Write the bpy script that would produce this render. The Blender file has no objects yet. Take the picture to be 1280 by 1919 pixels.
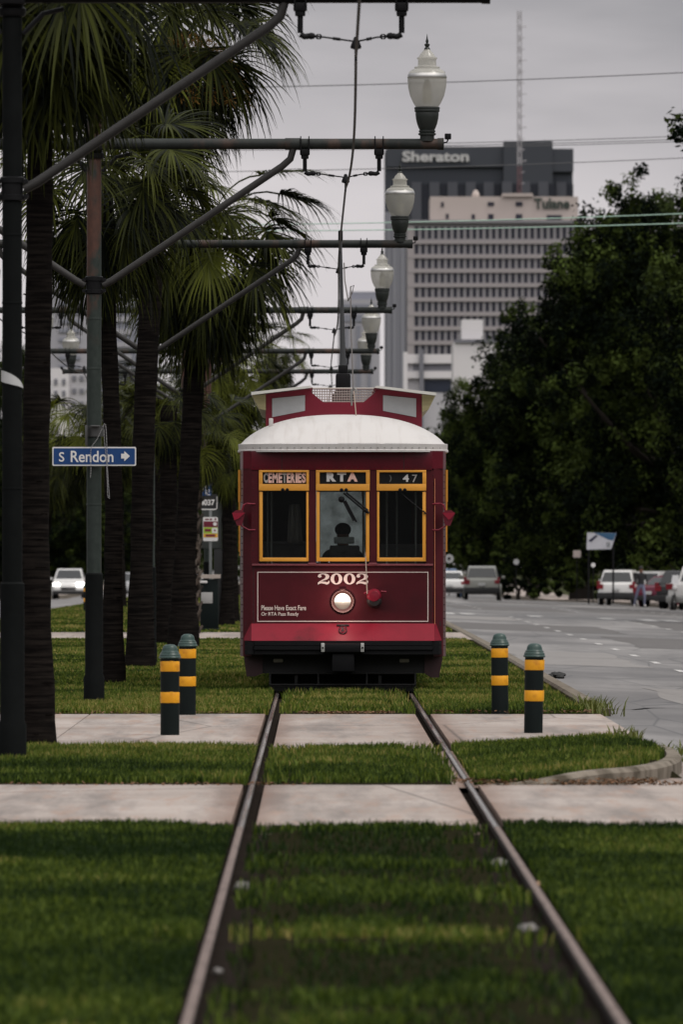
import bpy, bmesh, math, random
import numpy as np
from mathutils import Vector, Matrix, noise as mnoise

R = math.radians
PI = math.pi
SC = bpy.context.scene
COL = SC.collection

# ------------------------------------------------------------------ camera
FPX = 17000.0            # focal length in pixels of the 1280 x 1919 photograph
CAMH = 1.73
VX, VY = 595.0, 1027.0   # vanishing point of the track
cam_d = bpy.data.cameras.new("camera")
cam = bpy.data.objects.new("camera", cam_d)
COL.objects.link(cam)
cam.location = (0, 0, CAMH)
cam.rotation_euler = (R(90), 0, 0)
cam_d.sensor_fit = 'AUTO'
cam_d.sensor_width = 36.0
cam_d.lens = FPX / 1919.0 * 36.0
cam_d.shift_x = (640.0 - VX) / 1919.0
cam_d.shift_y = (VY - 959.5) / 1919.0
cam_d.clip_start = 0.5
cam_d.clip_end = 12000
cam_d.dof.use_dof = True
cam_d.dof.focus_distance = 106.0
cam_d.dof.aperture_fstop = 7.8
SC.camera = cam

# ------------------------------------------------------------------ world, sun, exposure
SUN_EL, SUN_AZ = R(64), R(105)
w = bpy.data.worlds.new("World")
SC.world = w
w.use_nodes = True
nt = w.node_tree
nt.nodes.clear()


def N(nt, typ, **kw):
    n = nt.nodes.new(typ)
    for k, v in kw.items():
        setattr(n, k, v)
    return n


def L(nt, a, b):
    nt.links.new(a, b)


def mixc(nt, fac, a, b, blend='MIX'):
    n = N(nt, 'ShaderNodeMix', data_type='RGBA', blend_type=blend)
    for sock, v in ((n.inputs[0], fac), (n.inputs[6], a), (n.inputs[7], b)):
        if hasattr(v, 'is_linked') or isinstance(v, bpy.types.NodeSocket):
            L(nt, v, sock)
        elif isinstance(v, (int, float)):
            sock.default_value = v
        else:
            sock.default_value = tuple(v) + ((1,) if len(v) == 3 else ())
    return n.outputs[2]


def ramp(nt, fac, stops, interp='LINEAR'):
    n = N(nt, 'ShaderNodeValToRGB')
    n.color_ramp.interpolation = interp
    els = n.color_ramp.elements
    while len(els) < len(stops):
        els.new(0.5)
    for e, (p, c) in zip(els, stops):
        e.position = p
        e.color = tuple(c) + (1,) if len(c) == 3 else c
    L(nt, fac, n.inputs[0])
    return n.outputs[0]


def math_n(nt, op, a, b=0.0, clamp=False):
    n = N(nt, 'ShaderNodeMath', operation=op, use_clamp=clamp)
    for s, v in ((n.inputs[0], a), (n.inputs[1], b)):
        if isinstance(v, bpy.types.NodeSocket):
            L(nt, v, s)
        else:
            s.default_value = v
    return n.outputs[0]


def build_world():
    tc = N(nt, 'ShaderNodeTexCoord')
    sky = N(nt, 'ShaderNodeTexSky', sky_type='NISHITA', sun_disc=False)
    sky.sun_elevation = SUN_EL
    sky.sun_rotation = SUN_AZ
    sky.air_density = 1.0
    sky.dust_density = 3.0
    sep = N(nt, 'ShaderNodeSeparateXYZ')
    L(nt, tc.outputs['Generated'], sep.inputs[0])
    z, y = sep.outputs[2], sep.outputs[1]
    # overcast deck: pale band low over the street, greyer cloud just above it, bright overhead
    mp = N(nt, 'ShaderNodeMapping')
    mp.inputs['Scale'].default_value = (9, 9, 42)
    L(nt, tc.outputs['Generated'], mp.inputs[0])
    nz = N(nt, 'ShaderNodeTexNoise')
    nz.inputs['Scale'].default_value = 1.7
    nz.inputs['Detail'].default_value = 5
    nz.inputs['Roughness'].default_value = 0.5
    L(nt, mp.outputs[0], nz.inputs[0])
    zz = math_n(nt, 'ADD', z, math_n(nt, 'MULTIPLY', math_n(nt, 'SUBTRACT', nz.outputs[0], 0.5), 0.050))
    zz = math_n(nt, 'ADD', zz, math_n(nt, 'MULTIPLY', sep.outputs[0], 0.26))
    deck = ramp(nt, zz, [(0.0, (7.4, 7.0, 7.1)), (0.032, (7.0, 6.6, 6.75)), (0.050, (5.4, 5.15, 5.35)),
                         (0.070, (3.1, 3.05, 3.25)), (0.25, (5.6, 5.6, 5.8)), (1.0, (10.5, 10.4, 10.3))])
    # unseen sky shaped for the light: darkened low around, boosted high behind, pale ahead
    ahead = ramp(nt, y, [(0.80, (0, 0, 0)), (0.98, (1, 1, 1))])
    high = ramp(nt, z, [(0.10, (0, 0, 0)), (0.45, (1, 1, 1))])
    lit = mixc(nt, 1.0, ahead, high, 'ADD')
    gain = ramp(nt, math_n(nt, 'MULTIPLY', y, -1.0), [(0.0, (1, 1, 1)), (0.7, (2.3, 2.25, 2.2))])
    deck = mixc(nt, lit, (0.9, 0.9, 0.92), mixc(nt, 1.0, deck, gain, 'MULTIPLY'))
    out = mixc(nt, 0.93, sky.outputs[0], deck)
    bg = N(nt, 'ShaderNodeBackground')
    bg.inputs[1].default_value = 0.1
    L(nt, out, bg.inputs[0])
    wo = N(nt, 'ShaderNodeOutputWorld')
    L(nt, bg.outputs[0], wo.inputs[0])


build_world()
sun_d = bpy.data.lights.new("sun", 'SUN')
sun_d.energy = 1.3
sun_d.angle = R(14)
sun_d.color = (1.0, 0.95, 0.88)
sun = bpy.data.objects.new("sun", sun_d)
COL.objects.link(sun)
# light comes from high up, a little behind the camera and to its right
sd = Vector((math.sin(SUN_AZ) * math.cos(SUN_EL), math.cos(SUN_AZ) * math.cos(SUN_EL), math.sin(SUN_EL)))
sun.rotation_euler = sd.to_track_quat('Z', 'Y').to_euler()
sun.location = (20, -40, 80)

vs = SC.view_settings
vs.view_transform = 'Standard'
vs.look = 'None'
vs.exposure = 0.0
vs.gamma = 1.0
vs.use_curve_mapping = False
SC.render.engine = 'CYCLES'
SC.cycles.use_denoising = True
SC.cycles.max_bounces = 8
SC.cycles.transparent_max_bounces = 16
SC.cycles.diffuse_bounces = 3
SC.cycles.glossy_bounces = 3
SC.cycles.caustics_reflective = False
SC.cycles.caustics_refractive = False
SC.cycles.sample_clamp_indirect = 6.0

# ------------------------------------------------------------------ helpers


def tag(o, label=None, cat=None, group=None, kind=None):
    if label: o['label'] = label
    if cat: o['category'] = cat
    if group: o['group'] = group
    if kind: o['kind'] = kind
    return o


def empty(name, loc=(0, 0, 0), rz=0.0):
    o = bpy.data.objects.new(name, None)
    COL.objects.link(o)
    o.location = loc
    o.rotation_euler = (0, 0, rz)
    o.empty_display_size = 0.3
    return o


def link_mesh(name, me, mats=None, parent=None):
    o = bpy.data.objects.new(name, me)
    COL.objects.link(o)
    if mats is not None:
        for m in (mats if isinstance(mats, (list, tuple)) else [mats]):
            me.materials.append(m)
    if parent is not None:
        o.parent = parent
    return o


def copy_tree(o, parent=None):
    c = o.copy()
    COL.objects.link(c)
    if parent is not None:
        c.parent = parent
    for ch in list(o.children):
        copy_tree(ch, c)
    return c


class MB:
    """collects shapes, links them as ONE mesh"""

    def __init__(self):
        self.v, self.f, self.m = [], [], []
        self.mi = 0
        self.tones = None

    def add(self, verts, faces):
        b = len(self.v)
        self.v.extend([tuple(p) for p in verts])
        self.f.extend([tuple(i + b for i in f) for f in faces])
        self.m.extend([self.mi] * len(faces))
        return self

    def box(self, x0, x1, y0, y1, z0, z1, mtx=None):
        vs_ = [(x0, y0, z0), (x1, y0, z0), (x1, y1, z0), (x0, y1, z0), (x0, y0, z1), (x1, y0, z1), (x1, y1, z1), (x0, y1, z1)]
        if mtx is not None:
            vs_ = [mtx @ Vector(p) for p in vs_]
        return self.add(vs_, [(3, 2, 1, 0), (4, 5, 6, 7), (0, 1, 5, 4), (1, 2, 6, 5), (2, 3, 7, 6), (3, 0, 4, 7)])

    def bbox(self, x0, x1, y0, y1, z0, z1, b=0.01, mtx=None):
        bm = bmesh.new()
        bmesh.ops.create_cube(bm, size=1.0)
        for v in bm.verts:
            v.co = Vector(((x0 + x1) / 2 + v.co.x * (x1 - x0), (y0 + y1) / 2 + v.co.y * (y1 - y0), (z0 + z1) / 2 + v.co.z * (z1 - z0)))
        b = min(b, 0.45 * min(abs(x1 - x0), abs(y1 - y0), abs(z1 - z0)))
        bmesh.ops.bevel(bm, geom=bm.edges[:], offset=b, segments=2, affect='EDGES', profile=0.6)
        bm.verts.index_update()
        vs_ = [(mtx @ v.co if mtx is not None else v.co.copy()) for v in bm.verts]
        fs = [tuple(v.index for v in f.verts) for f in bm.faces]
        bm.free()
        return self.add(vs_, fs)

    def tube(self, pts, rad, n=10, caps=True):
        pts = [Vector(p) for p in pts]
        if not isinstance(rad, (list, tuple)):
            rad = [rad] * len(pts)
        rings, up = [], None
        for i, p in enumerate(pts):
            t = (pts[min(i + 1, len(pts) - 1)] - pts[max(i - 1, 0)]).normalized()
            if up is None:
                up = Vector((0, 0, 1)) if abs(t.z) < 0.9 else Vector((1, 0, 0))
            a = t.cross(up)
            if a.length < 1e-4:
                a = t.orthogonal()
            a.normalize()
            b = t.cross(a).normalized()
            up = -b if False else up
            rings.append([p + (a * math.cos(2 * PI * k / n) + b * math.sin(2 * PI * k / n)) * rad[i] for k in range(n)])
        vs_ = [q for r_ in rings for q in r_]
        fs = []
        for i in range(len(pts) - 1):
            for k in range(n):
                k2 = (k + 1) % n
                fs.append((i * n + k, i * n + k2, (i + 1) * n + k2, (i + 1) * n + k))
        if caps:
            fs.append(tuple(range(n))[::-1])
            fs.append(tuple((len(pts) - 1) * n + k for k in range(n)))
        return self.add(vs_, fs)

    def lathe(self, prof, c=(0, 0, 0), n=20, axis='Z', mtx=None):
        vs_, fs = [], []
        for r_, z in prof:
            for k in range(n):
                a = 2 * PI * k / n
                if axis == 'Z':
                    p = Vector((c[0] + r_ * math.cos(a), c[1] + r_ * math.sin(a), c[2] + z))
                elif axis == 'Y':
                    p = Vector((c[0] + r_ * math.cos(a), c[1] + z, c[2] + r_ * math.sin(a)))
                else:
                    p = Vector((c[0] + z, c[1] + r_ * math.cos(a), c[2] + r_ * math.sin(a)))
                vs_.append(mtx @ p if mtx is not None else p)
        for i in range(len(prof) - 1):
            for k in range(n):
                k2 = (k + 1) % n
                fs.append((i * n + k, i * n + k2, (i + 1) * n + k2, (i + 1) * n + k))
        if prof[0][0] > 1e-5:
            fs.append(tuple(range(n))[::-1])
        if prof[-1][0] > 1e-5:
            fs.append(tuple((len(prof) - 1) * n + k for k in range(n)))
        return self.add(vs_, fs)

    def prism(self, poly, a0, a1, plane='XZ'):
        """2D outline extruded along the third axis"""
        n = len(poly)

        def P(p, a):
            return (p[0], a, p[1]) if plane == 'XZ' else ((a, p[0], p[1]) if plane == 'YZ' else (p[0], p[1], a))
        vs_ = [P(p, a0) for p in poly] + [P(p, a1) for p in poly]
        fs = [tuple(range(n)), tuple(range(2 * n - 1, n - 1, -1))]
        for i in range(n):
            j = (i + 1) % n
            fs.append((i, i + n, j + n, j))
        return self.add(vs_, fs)

    def ball(self, c, r_, n=8, sq=(1, 1, 1)):
        k = max(3, n // 2)
        prof = [(max(1e-6, r_ * math.sin(PI * i / k)), -r_ * math.cos(PI * i / k)) for i in range(k + 1)]
        m = Matrix.Translation(Vector(c)) @ Matrix.Diagonal((*sq, 1))
        return self.lathe(prof, (0, 0, 0), n, 'Z', m)

    def build(self, name, mats, parent=None, smooth=True, angle=40):
        me = bpy.data.meshes.new(name)
        me.from_pydata(self.v, [], self.f)
        if len(set(self.m)) > 1 or (self.m and self.m[0]):
            me.polygons.foreach_set('material_index', self.m)
        bm = bmesh.new()
        bm.from_mesh(me)
        bmesh.ops.recalc_face_normals(bm, faces=bm.faces[:])
        bm.to_mesh(me)
        bm.free()
        if smooth:
            me.polygons.foreach_set('use_smooth', [True] * len(me.polygons))
            me.set_sharp_from_angle(angle=R(angle))
        me.update()
        return link_mesh(name, me, mats, parent)


def np_mesh(name, verts, tris, mats, parent=None, tone=None, quads=False):
    """big mesh straight from arrays; tone = one float per vertex kept as an attribute"""
    me = bpy.data.meshes.new(name)
    k = tris.shape[1]
    me.vertices.add(len(verts))
    me.vertices.foreach_set('co', verts.astype(np.float32).ravel())
    me.loops.add(tris.size)
    me.loops.foreach_set('vertex_index', tris.astype(np.int32).ravel())
    me.polygons.add(len(tris))
    me.polygons.foreach_set('loop_start', np.arange(0, tris.size, k, dtype=np.int32))
    me.polygons.foreach_set('loop_total', np.full(len(tris), k, dtype=np.int32))
    if tone is not None:
        at = me.attributes.new('tone', 'FLOAT', 'POINT')
        at.data.foreach_set('value', tone.astype(np.float32))
    me.update(calc_edges=True)
    return link_mesh(name, me, mats, parent)


def text_geo(s, width, height, bold=0.0, depth=0.004):
    """built-in font as mesh data fitted to width x height, lower left at the origin, facing -Y"""
    cu = bpy.data.curves.new('tmp', 'FONT')
    cu.body = s
    cu.offset = bold
    cu.resolution_u = 4
    cu.extrude = 0.02
    ob = bpy.data.objects.new('tmp', cu)
    COL.objects.link(ob)
    dg = bpy.context.evaluated_depsgraph_get()
    me = bpy.data.meshes.new_from_object(ob.evaluated_get(dg))
    vs_ = [v.co.copy() for v in me.vertices]
    fs = [tuple(p.vertices) for p in me.polygons]
    bpy.data.objects.remove(ob)
    bpy.data.curves.remove(cu)
    bpy.data.meshes.remove(me)
    x0, x1 = min(v.x for v in vs_), max(v.x for v in vs_)
    y0, y1 = min(v.y for v in vs_), max(v.y for v in vs_)
    out = [Vector(((v.x - x0) / (x1 - x0) * width, -depth * (v.z + 0.02) / 0.04, (v.y - y0) / (y1 - y0) * height)) for v in vs_]
    return out, fs


# ------------------------------------------------------------------ materials
MATS = {}


def principled(name):
    m = bpy.data.materials.new(name)
    m.use_nodes = True
    t = m.node_tree
    b = t.nodes['Principled BSDF']
    return m, t, b


def coord(t, kind='Object', scale=(1, 1, 1)):
    tc = N(t, 'ShaderNodeTexCoord')
    mp = N(t, 'ShaderNodeMapping')
    mp.inputs['Scale'].default_value = scale
    L(t, tc.outputs[kind], mp.inputs[0])
    return mp.outputs[0]


def noise(t, co, scale, detail=4, rough=0.55, dim=None):
    n = N(t, 'ShaderNodeTexNoise')
    n.inputs['Scale'].default_value = scale
    n.inputs['Detail'].default_value = detail
    n.inputs['Roughness'].default_value = rough
    L(t, co, n.inputs[0])
    return n.outputs[0]


def bump(t, b, h, strength=0.3, dist=0.01):
    n = N(t, 'ShaderNodeBump')
    n.inputs['Strength'].default_value = strength
    n.inputs['Distance'].default_value = dist
    L(t, h, n.inputs['Height'])
    L(t, n.outputs[0], b.inputs['Normal'])


def mul(c, k):
    return tuple(min(1.0, x * k) for x in c)


def MAT(name, col, rough=0.6, metal=0.0, var=0.18, vs_=6.0, bmp=0.0, bs=60.0, spec=0.4, scale=(1, 1, 1), col2=None, lo=0.4, hi=0.6, coat=0.0):
    if name in MATS:
        return MATS[name]
    m, t, b = principled(name)
    co = coord(t, 'Object', scale)
    nf = noise(t, co, vs_, 5)
    if col2 is None:
        c = mixc(t, nf, mul(col, 1 - var), mul(col, 1 + var))
    else:
        f = ramp(t, nf, [(lo, (0, 0, 0)), (hi, (1, 1, 1))])
        c0 = mixc(t, noise(t, co, vs_ * 4, 3), mul(col, 1 - var), mul(col, 1 + var))
        c = mixc(t, f, c0, col2)
    L(t, c, b.inputs['Base Color'])
    b.inputs['Roughness'].default_value = rough
    b.inputs['Metallic'].default_value = metal
    b.inputs['Specular IOR Level'].default_value = spec
    b.inputs['Coat Weight'].default_value = coat
    b.inputs['Coat Roughness'].default_value = 0.12
    if bmp:
        bump(t, b, noise(t, co, bs, 4), bmp)
    MATS[name] = m
    return m


def leafmat(name, c_dark, c_light, trans=0.25, rough=0.45, spec=0.35):
    """leaf: tone attribute picks between two greens, some light passes through"""
    if name in MATS:
        return MATS[name]
    m, t, b = principled(name)
    at = N(t, 'ShaderNodeAttribute')
    at.attribute_name = 'tone'
    c = mixc(t, at.outputs['Fac'], c_dark, c_light)
    L(t, c, b.inputs['Base Color'])
    b.inputs['Roughness'].default_value = rough
    b.inputs['Specular IOR Level'].default_value = spec
    tr = N(t, 'ShaderNodeBsdfTranslucent')
    L(t, mixc(t, 1.0, c, (1.0, 1.0, 0.55), 'MULTIPLY'), tr.inputs[0])
    mx = N(t, 'ShaderNodeMixShader')
    mx.inputs[0].default_value = trans
    L(t, b.outputs[0], mx.inputs[1])
    L(t, tr.outputs[0], mx.inputs[2])
    L(t, mx.outputs[0], t.nodes['Material Output'].inputs[0])
    MATS[name] = m
    return m


def emit(name, col, s):
    m, t, b = principled(name)
    b.inputs['Base Color'].default_value = (*col, 1)
    b.inputs['Emission Color'].default_value = (*col, 1)
    b.inputs['Emission Strength'].default_value = s
    return m


def glassmat(name, tint=(0.55, 0.57, 0.56), refl=0.08, film=0.0, filmc=(0.4, 0.4, 0.4)):
    """window glass: lets light straight through, mirrors a little of the street, optional pale film that lifts dark panes"""
    m = bpy.data.materials.new(name)
    m.use_nodes = True
    t = m.node_tree
    t.nodes.remove(t.nodes['Principled BSDF'])
    tr = N(t, 'ShaderNodeBsdfTransparent')
    tr.inputs[0].default_value = (*tint, 1)
    gl = N(t, 'ShaderNodeBsdfGlossy')
    gl.inputs['Roughness'].default_value = 0.03
    mx = N(t, 'ShaderNodeMixShader')
    fr = N(t, 'ShaderNodeFresnel')
    fr.inputs[0].default_value = 1.45
    L(t, math_n(t, 'ADD', fr.outputs[0], refl - 0.04, True), mx.inputs[0])
    L(t, tr.outputs[0], mx.inputs[1])
    L(t, gl.outputs[0], mx.inputs[2])
    out = mx.outputs[0]
    if film:
        tl = N(t, 'ShaderNodeBsdfTranslucent')
        tl.inputs[0].default_value = (*filmc, 1)
        co = coord(t)
        f = ramp(t, noise(t, co, 6, 5), [(0.3, (film * 0.5,) * 3), (0.75, (film * 1.5,) * 3)])
        m2 = N(t, 'ShaderNodeMixShader')
        L(t, f, m2.inputs[0])
        L(t, out, m2.inputs[1])
        L(t, tl.outputs[0], m2.inputs[2])
        out = m2.outputs[0]
    L(t, out, t.nodes['Material Output'].inputs[0])
    return m


RED = MAT('shaded_red_paint', (0.074, 0.0095, 0.0145), 0.32, 0, 0.2, 2.5, 0.03, 30, 0.25, col2=(0.045, 0.009, 0.012), lo=0.5, hi=0.8)  # same red as the apron, darkened: shading put into the paint colour
REDHEAD = MAT('header_red_paint', (0.105, 0.0085, 0.017), 0.3, 0, 0.2, 2.5, 0.03, 30, 0.25, col2=(0.055, 0.008, 0.013), lo=0.48, hi=0.72)
REDBR = MAT('lit_red_paint', (0.26, 0.010, 0.03), 0.34, 0, 0.14, 3.0, 0.03, 30, 0.4)
REDDK = MAT('dirty_dark_red_paint', (0.030, 0.010, 0.012), 0.5, 0, 0.3, 4.0)
YEL = MAT('yellow_frame_paint', (0.80, 0.36, 0.05), 0.42, 0, 0.10, 5.0, 0.04, 40)
CREAM = MAT('cream_lettering', (0.80, 0.68, 0.62), 0.5, 0, 0.05)
BLACKM = MAT('black_metal', (0.009, 0.009, 0.010), 0.5, 0, 0.3, 9.0, 0.1, 50, 0.12)
BLACKR = MAT('black_rubber', (0.015, 0.015, 0.015), 0.7, 0, 0.3)
GREYM = MAT('grey_metal', (0.30, 0.30, 0.29), 0.4, 0.5, 0.2)
DARKIN = MAT('dark_interior', (0.03, 0.03, 0.03), 0.7, 0, 0.25)
STEELBR = MAT('bright_bracket', (0.5, 0.5, 0.48), 0.4, 0.4, 0.2)


def mat_roof():
    m, t, b = principled('white_roof_paint')
    co = coord(t, 'Object', (1, 0.35, 1))
    f = ramp(t, noise(t, co, 2.2, 6, 0.65), [(0.52, (0, 0, 0)), (0.85, (0.7, 0.7, 0.7))])
    co2 = coord(t, 'Object', (7, 0.5, 0.5))
    f2 = ramp(t, noise(t, co2, 1.5, 5, 0.6), [(0.52, (0, 0, 0)), (0.74, (0.5, 0.5, 0.5))])
    c = mixc(t, f, (0.54, 0.515, 0.50), (0.36, 0.335, 0.32))
    c = mixc(t, f2, c, (0.38, 0.34, 0.31))
    L(t, c, b.inputs['Base Color'])
    b.inputs['Roughness'].default_value = 0.42
    bump(t, b, noise(t, co, 14, 4), 0.08)
    return m


ROOFW = mat_roof()


def mat_rustpole():
    m, t, b = principled('green_black_pole_paint')
    co = coord(t, 'Object', (1, 1, 0.35))
    oi = N(t, 'ShaderNodeObjectInfo')
    add = N(t, 'ShaderNodeVectorMath', operation='ADD')
    sc = N(t, 'ShaderNodeVectorMath', operation='SCALE')
    comb = N(t, 'ShaderNodeCombineXYZ')
    for i in range(3):
        L(t, oi.outputs['Random'], comb.inputs[i])
    L(t, comb.outputs[0], sc.inputs[0])
    sc.inputs['Scale'].default_value = 7.3
    L(t, co, add.inputs[0])
    L(t, sc.outputs[0], add.inputs[1])
    f = ramp(t, noise(t, add.outputs[0], 2.1, 6, 0.62), [(0.52, (0, 0, 0)), (0.66, (1, 1, 1))])
    g = mixc(t, noise(t, co, 9, 4), (0.012, 0.014, 0.013), (0.032, 0.036, 0.034))
    r_ = mixc(t, noise(t, co, 14, 4), (0.04, 0.027, 0.023), (0.10, 0.06, 0.045))
    L(t, mixc(t, f, g, r_), b.inputs['Base Color'])
    b.inputs['Roughness'].default_value = 0.5
    b.inputs['Specular IOR Level'].default_value = 0.2
    bump(t, b, noise(t, co, 40, 4), 0.12)
    return m


def mat_rustpost():
    """post: bands of worn orange-brown primer above, green paint below"""
    m, t, b = principled('worn_green_post_paint')
    co = coord(t, 'Object', (1, 1, 0.6))
    tc = N(t, 'ShaderNodeTexCoord')
    sep = N(t, 'ShaderNodeSeparateXYZ')
    L(t, tc.outputs['Object'], sep.inputs[0])
    n1 = noise(t, co, 2.6, 5, 0.6)
    h = math_n(t, 'MULTIPLY', math_n(t, 'SUBTRACT', sep.outputs[2], 3.95), 2.2)
    f = math_n(t, 'MULTIPLY', ramp(t, n1, [(0.42, (0, 0, 0)), (0.53, (1, 1, 1))]), math_n(t, 'ADD', h, 0.0, True))
    fine = noise(t, co, 22, 5)
    g = mixc(t, fine, (0.018, 0.025, 0.022), (0.046, 0.056, 0.051))
    r_ = mixc(t, fine, (0.045, 0.030, 0.026), (0.13, 0.062, 0.045))
    L(t, mixc(t, f, g, r_), b.inputs['Base Color'])
    b.inputs['Roughness'].default_value = 0.45
    b.inputs['Specular IOR Level'].default_value = 0.2
    bump(t, b, fine, 0.12)
    return m


POLEM = mat_rustpole()
POSTM = mat_rustpost()
BRACEM = MAT('weathered_grey_pipe', (0.036, 0.034, 0.033), 0.5, 0.0, 0.35, 8.0, 0.2, 50, 0.2)
SLEEVE = MAT('dark_post_sleeve', (0.008, 0.009, 0.009), 0.7, 0, 0.3, 6, 0.1, 40, 0.04)

# ------------------------------------------------------------------ ground heights


def drop(y):
    t_ = min(max(0.0, y - 130.0), 560.0)
    return 6.0e-6 * t_ * t_


KR, KL = 2.95, -7.9       # kerb lines of the median


def road_z(x, y):
    d = (x - KR) if x > 0 else (KL - x)
    return -0.045 - 0.035 * min(max(d, 0.0), 12.5) - drop(y)


def sstep(a, b, x):
    t_ = min(1.0, max(0.0, (x - a) / (b - a)))
    return t_ * t_ * (3 - 2 * t_)


NOSE = [(1.25, 66.15), (1.7, 66.25), (2.1, 66.7), (2.45, 67.7), (2.72, 69.4), (2.88, 71.6), (2.92, 74), (2.80, 76.3), (2.55, 78.1)]


def nose_x(y):
    return np.interp(y, [p[1] for p in NOSE], [p[0] for p in NOSE])


def soil_z(x, y):
    z = 0.008 - drop(y)
    if 66 < y < 79:
        z += 0.10 * sstep(0.9, 2.4, x)
    return z


TRX = 0.316              # track centre
GH = 0.794               # half gauge
RAILS = (TRX - GH, TRX + GH)

# path zones across the median: (near, far)
PATH1 = (56.6, 66.2)
PATH2 = (78.2, 94.4)
PATH3 = (173.0, 187.0)


def ground_mats():
    # concrete
    m, t, b = principled('concrete_paving')
    co = coord(t, 'Object', (1, 1, 1))
    n1 = noise(t, co, 0.35, 6, 0.6)
    n2 = noise(t, co, 30, 4)
    c = mixc(t, ramp(t, n1, [(0.35, (0, 0, 0)), (0.65, (1, 1, 1))]), (0.29, 0.240, 0.212), (0.43, 0.375, 0.343))
    st = noise(t, coord(t, 'Object', (1.4, 0.12, 1)), 0.9, 6, 0.7)
    c = mixc(t, ramp(t, st, [(0.47, (0, 0, 0)), (0.62, (0.75, 0.75, 0.75))]), c, (0.165, 0.145, 0.135))
    st2 = noise(t, coord(t, 'Object', (2.0, 0.2, 1)), 2.3, 6, 0.7)
    c = mixc(t, ramp(t, st2, [(0.52, (0, 0, 0)), (0.66, (0.6, 0.6, 0.6))]), c, (0.34, 0.22, 0.165))
    sepx = N(t, 'ShaderNodeSeparateXYZ')
    L(t, co, sepx.inputs[0])
    dr = math_n(t, 'ABSOLUTE', math_n(t, 'SUBTRACT', math_n(t, 'ABSOLUTE', math_n(t, 'SUBTRACT', sepx.outputs[0], TRX)), GH))
    dr = math_n(t, 'ADD', dr, math_n(t, 'MULTIPLY', math_n(t, 'SUBTRACT', st2, 0.5), 0.5))
    c = mixc(t, ramp(t, dr, [(0.03, (0.85, 0.85, 0.85)), (0.30, (0, 0, 0))]), c, (0.20, 0.125, 0.095))
    c = mixc(t, ramp(t, n2, [(0.3, (0.35, 0.35, 0.35)), (0.6, (0, 0, 0))]), c, (0.20, 0.18, 0.165))
    vo = N(t, 'ShaderNodeTexVoronoi', feature='DISTANCE_TO_EDGE')
    vo.inputs['Scale'].default_value = 0.30
    L(t, coord(t, 'Object', (1, 0.3, 1)), vo.inputs[0])
    c = mixc(t, ramp(t, vo.outputs['Distance'], [(0.0, (0.7, 0.7, 0.7)), (0.006, (0, 0, 0))]), c, (0.06, 0.05, 0.045))
    L(t, c, b.inputs['Base Color'])
    b.inputs['Roughness'].default_value = 0.75
    b.inputs['Specular IOR Level'].default_value = 0.12
    bump(t, b, n2, 0.25, 0.004)
    MATS['concrete'] = m
    # asphalt / worn concrete road, long streaks
    m, t, b = principled('worn_road')
    co = coord(t, 'Object', (1, 0.06, 1))
    co2 = coord(t, 'Object', (0.35, 0.035, 1))
    n1 = noise(t, co, 0.9, 6, 0.6)
    n2 = noise(t, co2, 1.3, 5, 0.6)
    c = mixc(t, ramp(t, n1, [(0.35, (0, 0, 0)), (0.65, (1, 1, 1))]), (0.165, 0.155, 0.150), (0.25, 0.235, 0.228))
    c = mixc(t, ramp(t, n2, [(0.45, (0, 0, 0)), (0.62, (0.8, 0.8, 0.8))]), c, (0.105, 0.099, 0.097))
    n3 = noise(t, coord(t, 'Object', (0.05, 0.045, 1)), 1.6, 5, 0.6)
    c = mixc(t, ramp(t, n3, [(0.46, (0, 0, 0)), (0.6, (0.75, 0.75, 0.75))]), c, (0.085, 0.080, 0.079))
    co3 = coord(t, 'Object', (1, 0.12, 1))
    vo = N(t, 'ShaderNodeTexVoronoi', feature='DISTANCE_TO_EDGE')
    vo.inputs['Scale'].default_value = 0.55
    L(t, co3, vo.inputs[0])
    c = mixc(t, ramp(t, vo.outputs['Distance'], [(0.0, (0.7, 0.7, 0.7)), (0.012, (0, 0, 0))]), c, (0.04, 0.04, 0.042))
    L(t, c, b.inputs['Base Color'])
    b.inputs['Roughness'].default_value = 0.5
    b.inputs['Specular IOR Level'].default_value = 0.16
    bump(t, b, noise(t, coord(t), 25, 4), 0.15, 0.004)
    MATS['road'] = m
    # soil
    m, t, b = principled('lawn_soil')
    co = coord(t)
    c = mixc(t, noise(t, co, 2.2, 6, 0.65), (0.009, 0.010, 0.005), (0.026, 0.023, 0.013))
    L(t, c, b.inputs['Base Color'])
    b.inputs['Roughness'].default_value = 0.95
    b.inputs['Specular IOR Level'].default_value = 0.0
    bump(t, b, noise(t, co, 14, 5), 0.8, 0.03)
    MATS['soil'] = m
    m, t, b = principled('track_bed_dirt')
    co = coord(t)
    c = mixc(t, noise(t, co, 5, 6, 0.7), (0.008, 0.007, 0.006), (0.034, 0.027, 0.023))
    L(t, c, b.inputs['Base Color'])
    b.inputs['Roughness'].default_value = 0.9
    b.inputs['Specular IOR Level'].default_value = 0.0
    bump(t, b, noise(t, co, 20, 5), 0.9, 0.03)
    MATS['dirt'] = m
    # far land
    m, t, b = principled('far_land')
    co = coord(t)
    c = mixc(t, noise(t, co, 0.05, 6, 0.6), (0.03, 0.04, 0.016), (0.07, 0.07, 0.045))
    L(t, c, b.inputs['Base Color'])
    b.inputs['Roughness'].default_value = 0.95
    b.inputs['Specular IOR Level'].default_value = 0.0
    MATS['land'] = m


ground_mats()
PAINTW = MAT('worn_white_road_paint', (0.50, 0.485, 0.47), 0.6, 0, 0.1, 8, 0, 0, 0.3, col2=(0.22, 0.21, 0.21), lo=0.52, hi=0.66)
KERBM = MAT('kerb_concrete', (0.22, 0.19, 0.155), 0.85, 0, 0.3, 4, 0.3, 30, 0.1, col2=(0.07, 0.058, 0.042), lo=0.42, hi=0.66)


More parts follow.
